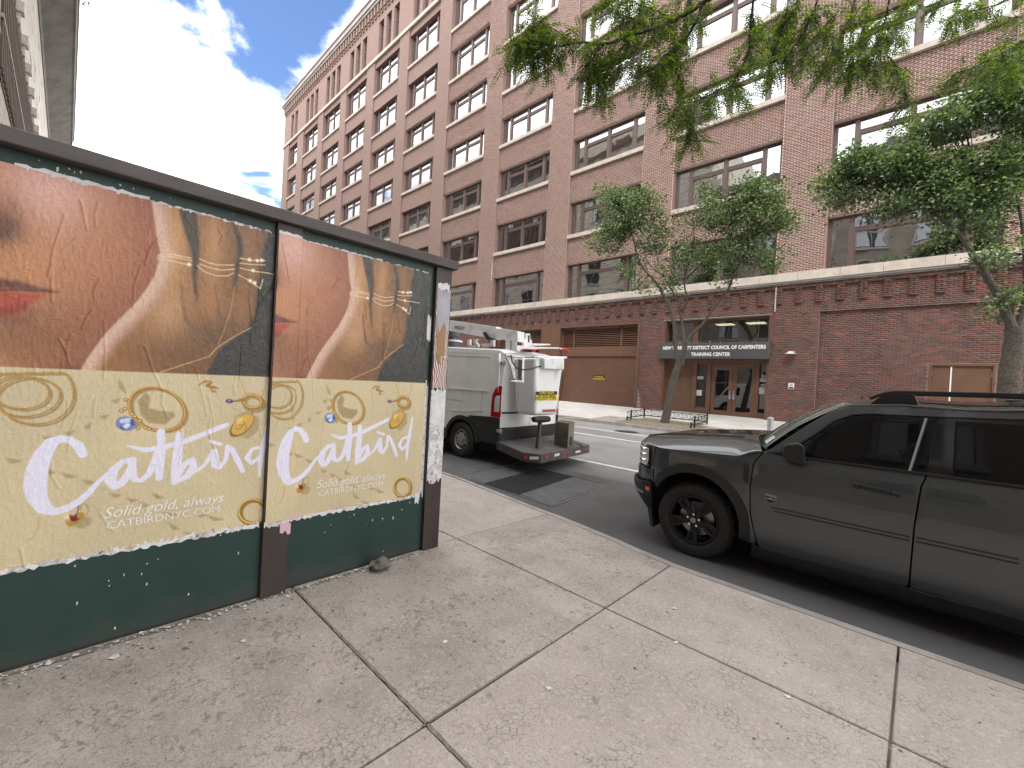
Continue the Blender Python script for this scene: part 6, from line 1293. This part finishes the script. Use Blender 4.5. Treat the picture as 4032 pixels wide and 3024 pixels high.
# ---------------------------------------------------------------- trees
def leaf_mesh(name, base, axis, side_, ln, wd, mat, parent, fold=.25):
    """many kite-shaped leaves: base points, tip directions, side directions (unit arrays)"""
    n = len(base); nor = np.cross(axis, side_); nor /= np.linalg.norm(nor, axis=1)[:, None]+1e-9
    L = ln[:, None]; W = wd[:, None]; v = np.zeros((n, 4, 3), np.float32)
    v[:,0] = base; v[:,2] = base+axis*L; mid = base+axis*L*.45-nor*W*fold; v[:,1] = mid+side_*W*.5; v[:,3] = mid-side_*W*.5
    v[:,2] -= nor*L*.12
    f = (np.array([(0,1,2),(0,2,3)])[None]+(np.arange(n)*4)[:,None,None]).reshape(-1, 3)
    me = bpy.data.meshes.new(name); me.vertices.add(n*4); me.vertices.foreach_set('co', v.reshape(-1)); me.loops.add(f.size); me.loops.foreach_set('vertex_index', f.reshape(-1).astype(np.int32)); me.polygons.add(len(f)); me.polygons.foreach_set('loop_start', np.arange(0, f.size, 3, dtype=np.int32)); me.update(calc_edges=True)
    return link(name, me, mat, parent)
def unit(a): return a/(np.linalg.norm(a, axis=1)[:, None]+1e-9)
def limb(m, pts, r0, r1, n=9, wob=.02):
    pts = [np.array(p) for p in pts]; P = []
    for i in range(len(pts)-1):
        p0 = pts[max(i-1,0)]; p1, p2 = pts[i], pts[i+1]; p3 = pts[min(i+2,len(pts)-1)]
        for t_ in np.linspace(0, 1, 5)[:-1]: P.append(.5*((2*p1)+(-p0+p2)*t_+(2*p0-5*p1+4*p2-p3)*t_**2+(-p0+3*p1-3*p2+p3)*t_**3)+nrg.normal(0, wob*.3, 3))
    P.append(pts[-1]); k = len(P); m.tube([tuple(p) for p in P], [r0+(r1-r0)*(i/(k-1))**.8 for i in range(k)], n); return P
def pear(name, label, base, trunk, limbs, clusters, seed, nleaf, lsize):
    r_ = np.random.default_rng(seed); t = thing(name, label, 'tree', base, 'street trees on the far pavement')
    m = MB(); allp = []
    for pts, r0, r1 in trunk: allp += limb(m, pts, r0, r1, 12)
    m.build('trunk', mt['bark_grey'], t, smooth=True)
    for pts, r0, r1 in limbs: lm_ = MB(); allp += limb(lm_, pts, r0, r1); lm_.build('limb', mt['bark_grey'], t, smooth=True)
    allp = np.array(allp); wts = np.array([c[3] for c in clusters]); wts = wts/wts.sum(); B_0 = []; A_0 = []; tw = MB(); up = allp[allp[:,2] > allp[:,2].min()+1.8]
    for c, w in zip(clusters, wts):
        cen, rad, ny = np.array(c[0]), np.array(c[1]), c[2]; nc = max(3, int(nleaf*w/26))
        for q in range(nc):
            d = r_.normal(size=3); d /= np.linalg.norm(d); rr_ = r_.uniform(.25, 1)**.6; cc = cen+d*rad*rr_*1.15
            j = np.argmin(((up-cc)**2).sum(1)); p0 = up[j]
            if r_.random() < .5:
                mid = (p0+cc)/2+r_.normal(0, .06, 3); tw.tube([tuple(p0), tuple(mid), tuple(cc)], [.012,.008,.004], 5, False)
            k = r_.integers(12, 34); s_ = r_.uniform(.08, .20); pos = cc+r_.normal(0, 1, (k, 3))*s_*np.array([1,1,.8]); B_0.append(pos); A_0.append(unit((pos-cc)*np.array([1,1,.5])/s_*.8+r_.normal(0, .6, (k, 3))+np.array([0,0,-.35])))
    tw.build('twigs', mt['bark_dark'], t, fix=False)['kind'] = 'stuff'
    B0 = np.vstack(B_0); A0 = np.vstack(A_0); Sd = unit(np.cross(A0, unit(r_.normal(size=A0.shape)+np.array([0,0,1.2])))); n = len(B0)
    ln = r_.uniform(.75, 1.25, n)*lsize; o = leaf_mesh('crown', B0, A0, Sd, ln, ln*r_.uniform(.62,.85,n), mt['pear_leaf'], t); return t
c3 = Zm((2200,650),.45208); b2 = Zm((2450,1050),.39177); b3 = Zm((3200,950),.39171); c4 = Zm((3150,600),.45208); d2 = Zm((3100,0),.42194); d1 = Zm((2300,0),.45208)
YT = 15.6
def T1(z, p, dy=0.): w = atY(*z(p), YT+dy); return (w[0], w[1], w[2])
def CL(z, p, rx, rz_, dy, w, Y=YT, ry=.7):
    c = np.array(atY(*z(p), Y+dy)); e = np.array(atY(*z((p[0]+rx, p[1])), Y+dy)); f = np.array(atY(*z((p[0], p[1]+rz_)), Y+dy)); return (c, (abs(e[0]-c[0]), ry, abs(f[2]-c[2])), dy, w)
bz = T1(b2, (428,1565))
pear('pear_tree', 'leafy street tree forking in three, in the fenced pit before the entrance', (bz[0], bz[1], bz[2]),
 [([T1(b2,(425,1590)),T1(b2,(445,1480)),T1(b2,(480,1320)),T1(b2,(515,1160)),T1(b2,(548,1040)),T1(b2,(575,960))], .165, .115)],
 [([T1(b2,(568,985)),T1(b2,(535,820),-.1),T1(b2,(525,620),-.2),T1(b2,(485,430),-.25),T1(b2,(415,285),-.3),T1(b2,(360,190),-.3)]+[T1(c3,p,-.3) for p in ((830,1000),(740,900),(690,800),(660,690),(610,520),(540,360))], .085, .02),
  ([T1(b2,(580,975)),T1(b2,(632,830),.1),T1(b2,(610,650),.2),T1(b2,(590,480),.2),T1(b2,(565,370),.2),T1(b2,(520,280),.25)]+[T1(c3,p,.3) for p in ((980,1080),(900,960),(800,880),(740,760))], .068, .015),
  ([T1(b2,(590,440),.2),T1(b2,(640,392),.15),T1(b2,(648,300),.1),T1(b2,(625,200),.1)]+[T1(c3,p,.1) for p in ((1100,960),(1150,800),(1180,640),(1165,500))], .045, .012),
  ([T1(c3,p,.1) for p in ((1095,1000),(1250,850),(1330,700),(1500,600),(1520,420),(1490,300))], .03, .01),
  ([T1(b2,(600,985)),T1(b2,(648,770),-.05),T1(b2,(705,680),0),T1(b2,(800,585),.05),T1(b2,(885,465),.1),T1(b2,(975,345),.15),T1(b2,(1065,225),.2),T1(b2,(1110,115),.2)]+[T1(c3,p,.2) for p in ((1540,920),(1610,800),(1680,640),(1730,500),(1760,330))], .07, .015),
  ([T1(c3,p,.2) for p in ((1680,640),(1790,560),(1900,480))], .02, .008), ([T1(c3,p,-.3) for p in ((830,700),(840,600),(800,430),(780,330))], .022, .008), ([T1(c3,p,-.1) for p in ((870,870),(850,760),(820,640),(770,560))], .025, .008)],
 [CL(c3,(560,420),170,190,-.3,2.2), CL(c3,(430,640),150,120,-.2,1.3), CL(c3,(760,400),150,170,-.1,1.6), CL(c3,(440,280),70,100,-.2,.5), CL(c3,(820,640),110,120,.2,.7), CL(c3,(650,880),90,80,-.2,.35), CL(c3,(740,1050),70,60,-.3,.25), CL(c3,(1000,900),120,120,.1,.5), CL(c3,(1090,560),120,150,.1,.35), CL(c3,(1180,760),130,110,.2,.7), CL(c3,(1280,260),60,80,.1,.3),
  CL(c3,(1430,420),190,150,.1,1.8), CL(c3,(1680,250),130,130,.2,1.2), CL(c3,(1750,470),190,130,.2,1.6), CL(c3,(1900,260),60,90,.2,.45), CL(c3,(1940,490),110,60,.2,.6), CL(c3,(1530,720),200,130,.2,1.1), CL(c3,(1380,840),120,90,0,.4), CL(c3,(1720,760),120,110,.2,.45), CL(c3,(1860,830),90,90,.1,.25), CL(c3,(1440,1000),50,40,.1,.12), CL(c3,(960,1060),60,60,0,.25)],
 3, 26000, .090)
YT = 14.9
bz = T1(b3, (1960,1560))
pear('pear_tree', 'bigger leafy street tree cut by the right edge behind the car roof', (bz[0], bz[1], .26),
 [([(bz[0]-.12,YT,.2),(bz[0]-.06,YT,.9),T1(b3,(1972,1500)),T1(b3,(1985,1330)),T1(b3,(2010,1150)),T1(b3,(2035,980)),T1(b3,(2040,880))], .20, .165)],
 [([T1(b3,(2035,940)),T1(b3,(2000,850),-.05),T1(b3,(1930,700),-.1),T1(b3,(1855,530),-.2),T1(b3,(1765,385),-.3),T1(b3,(1685,250),-.4),T1(b3,(1605,130),-.5)]+[T1(c4,p,-.5) for p in ((1430,760),(1300,640),(1180,550),(1100,480),(1050,430),(930,370),(820,280),(620,265),(450,300))], .105, .015),
  ([T1(b3,(2060,930)),T1(b3,(2110,720),.1),T1(b3,(2200,450),.2),T1(b3,(2300,150),.3),T1(d2,(2300,1300),.3),T1(d2,(2250,1000),.3),T1(d2,(2150,800),.2)], .10, .02),
  ([T1(c4,p,-.5) for p in ((1100,480),(1000,505),(850,550),(720,590))], .025, .008), ([T1(c4,p,-.5) for p in ((1100,440),(1085,350),(1040,290),(900,180))], .03, .008), ([T1(c4,p,-.5) for p in ((930,370),(620,390),(520,430),(380,460))], .022, .006), ([T1(b3,(2000,830),.1),T1(b3,(2124,640),.2),T1(c4,(1900,440),.2),T1(c4,(1600,300),.1),T1(c4,(1500,120),.1)], .05, .012)],
 [CL(c4,(430,150),130,100,-.5,1.0,YT), CL(c4,(250,310),110,80,-.5,.5,YT), CL(c4,(420,400),150,60,-.5,.6,YT), CL(c4,(650,180),190,150,-.5,1.8,YT), CL(c4,(900,130),200,150,-.4,1.9,YT), CL(c4,(1150,250),200,150,-.3,1.9,YT), CL(c4,(800,470),230,70,-.5,.9,YT), CL(c4,(1300,440),220,100,-.2,1.5,YT), CL(c4,(1450,180),230,170,0,2.0,YT), CL(c4,(1700,400),200,140,.1,1.6,YT), CL(c4,(1850,150),180,200,.2,1.8,YT), CL(c4,(1600,640),130,70,0,.5,YT), CL(c4,(1200,700),90,60,-.5,.2,YT), CL(c4,(1640,900),110,60,-.3,.35,YT), CL(c4,(1820,1270),90,60,.0,.3,YT), CL(c4,(1650,1380),70,40,.0,.15,YT), CL(c4,(1900,830),60,40,.1,.15,YT),
  CL(d2,(1500,1150),230,140,-.3,1.5,YT), CL(d2,(1800,950),230,170,-.1,1.6,YT), CL(d2,(2050,780),180,200,0,1.4,YT), CL(d2,(2150,1100),170,250,.2,1.6,YT), CL(d2,(700,1480),150,80,-.5,.7,YT), CL(d2,(1250,1280),160,90,-.3,.8,YT), CL(d2,(2250,560),140,160,.1,.9,YT), CL(d2,(2450,900),200,400,.3,1.4,YT)],
 9, 42000, .080)
# honey locust overhead: trunk stands out of view to the right, its twigs hang into the top of the picture
lo = thing('locust_tree', 'honey locust branches with feathery green leaves hanging into the top edge', 'tree', (4.6, 3.05, 0))
lm_ = MB(); limb(lm_, [(4.6,3.05,-.05),(4.62,3.1,2.0),(4.5,3.3,4.2),(4.2,3.6,5.6)], .19, .13, 12); lm_.build('trunk', mt['bark_dark'], lo, smooth=True)
lm_ = MB(); spine = limb(lm_, [(4.3,3.5,5.3),(3.2,4.6,6.9),(1.6,5.6,7.5),(-.2,5.7,7.3),(-1.6,5.4,6.9),(-2.4,5.3,6.6)], .11, .045, 10); lm_.build('limb', mt['bark_dark'], lo, smooth=True); spine = np.array(spine)
paths = [(d1,[(1160,-60),(950,80),(780,180),(600,250),(400,310),(180,385),(0,370),(-250,395),(-420,330),(-600,400)],4.9,.030,1), (d1,[(180,385),(80,500),(110,640),(160,780)],4.85,.008,1), (d1,[(-250,395),(-330,470),(-420,540),(-480,600)],4.9,.007,1), (d1,[(400,310),(330,430),(250,520),(60,600)],4.8,.008,1), (d1,[(-120,385),(-220,280),(-420,180),(-520,160)],5.0,.008,1), (d1,[(-300,380),(-480,420),(-620,330)],4.9,.006,1),
 (d1,[(1040,20),(960,220),(870,350),(780,430),(700,490),(600,600),(480,560),(350,600),(130,665)],5.0,.020,1), (d1,[(780,440),(800,600),(850,750),(870,930),(920,1060),(920,1200),(850,1330)],4.9,.009,1), (d1,[(750,470),(700,600),(670,720),(690,860)],5.0,.006,.7),
 (d1,[(1480,-60),(1450,250),(1420,500),(1300,690),(1100,820),(900,870)],4.7,.014,1), (d1,[(1300,690),(1330,790),(1420,900)],4.7,.006,1), (d1,[(900,870),(800,940),(780,1040)],4.8,.005,.8), (d1,[(1800,-60),(1740,200),(1660,420),(1600,600)],5.3,.012,1.2), (d1,[(600,250),(480,180),(300,120),(120,60)],5.1,.012,1.2), (d1,[(780,180),(650,100),(480,40),(300,-20)],5.2,.012,1.2), (d1,[(950,80),(900,-10),(820,-60)],5.2,.01,1),
 (d2,[(960,-40),(900,250),(870,420),(1000,600),(1060,750),(1110,900),(1080,1060)],5.2,.012,1), (d2,[(640,-40),(570,200),(430,450),(330,690)],5.0,.012,1.2), (d2,[(300,-40),(200,200),(60,450),(-60,600)],5.0,.012,1.2), (d2,[(2350,310),(1900,550),(1700,640),(1540,700)],5.2,.010,1), (d2,[(1500,-40),(1330,60),(1180,40)],5.6,.008,1), (d2,[(2150,-40),(1900,60),(1680,110),(1500,180)],5.4,.010,1), (d2,[(2300,100),(2150,160),(2000,150)],5.4,.008,1), (d2,[(870,420),(860,600),(840,760)],5.2,.005,.5), (d2,[(870,420),(760,520),(600,600),(440,640)],5.0,.006,1), (d2,[(480,100),(300,300),(200,420),(150,600)],4.8,.008,1.2), (d2,[(760,-40),(740,150),(690,330),(620,480)],5.4,.009,1.1), (d2,[(120,-40),(40,150),(-100,300),(-200,420)],5.2,.009,1.1), (d2,[(1150,-40),(1080,100),(1010,260),(980,380)],5.6,.008,1), (d2,[(2000,500),(2100,620),(2209,680)],5.0,.006,1)]
LB, LA, LS, LL, LW = [], [], [], [], []
r_ = np.random.default_rng(31)
def compound(p, d, ln):
    """one feathery leaf: paired leaflets on a drooping midrib"""
    d = d/np.linalg.norm(d); s = np.cross(d, np.array([0,0,1.])+r_.normal(0,.25,3)); s /= np.linalg.norm(s)+1e-9; n_ = max(5, int(ln/.0205)); rib = []
    for k in range(n_):
        t_ = (k+1)/n_; q = p+d*ln*t_+np.array([0,0,-1.])*ln*.22*t_*t_; rib.append(q)
        L = .043*(1-.35*abs(t_-.5)*2)*r_.uniform(.85,1.15)
        for sg in (1,-1):
            a = s*sg*.92+d*.38+r_.normal(0,.10,3)+np.array([0,0,-.12]); a /= np.linalg.norm(a); LB.append(q); LA.append(a); LS.append(d-a*np.dot(d,a)); LL.append(L); LW.append(L*.44)
    return rib
ribs = MB()
for z, pts, dep, r0, dens in paths:
    P = [np.array(atD(*z(p), dep+r_.normal(0,.08)+.15*math.sin(i))) for i, p in enumerate(pts)]
    bm_ = MB(); W = limb(bm_, [tuple(p) for p in P], r0, max(.0028, r0*.22), 7, .012)
    if pts[0][1] < 0:
        j = np.argmin(((spine-P[0])**2).sum(1)); bm_.tube([tuple(spine[j]), tuple((spine[j]+P[0])/2), tuple(P[0])], [r0*1.3,r0*1.1,r0], 7)
    bm_.build('branch', mt['bark_dark'], lo, smooth=True)
    W = np.array(W); seg = np.linalg.norm(np.diff(W, axis=0), axis=1); tot = seg.sum(); cum = np.concatenate([[0], np.cumsum(seg)])
    n = int(tot/.0145*dens)
    for k in range(n):
        s0 = r_.uniform(.04, 1)*tot; i = min(len(seg)-1, np.searchsorted(cum, s0)-1); p = W[i]+(W[i+1]-W[i])*((s0-cum[i])/max(seg[i],1e-6)); tg = (W[i+1]-W[i])/max(seg[i],1e-6)
        if r_.random() < .34:
            dr = tg*.4+r_.normal(0,.8,3)+np.array([0,0,-.25]); dr /= np.linalg.norm(dr); sl = r_.uniform(.08,.26); e = p+dr*sl+np.array([0,0,-.04]); ribs.tube([tuple(p), tuple((p+e)/2), tuple(e)], [.004,.003,.002], 4, False)
            for h_ in range(r_.integers(2,5)): q = p+(e-p)*r_.uniform(.3,1); compound(q, dr*.6+r_.normal(0,.5,3)+np.array([0,0,-.4]), r_.uniform(.13,.22))
        else: compound(p, tg*.35+r_.normal(0,.6,3)*np.array([1,1,.6])+np.array([0,0,-.45]), r_.uniform(.14,.24))
ribs.build('twigs', mt['bark_dark'], lo, fix=False)['kind'] = 'stuff'
leaf_mesh('crown', np.array(LB), unit(np.array(LA)), unit(np.array(LS)), np.array(LL), np.array(LW), mt['locust_leaf'], lo, .1)
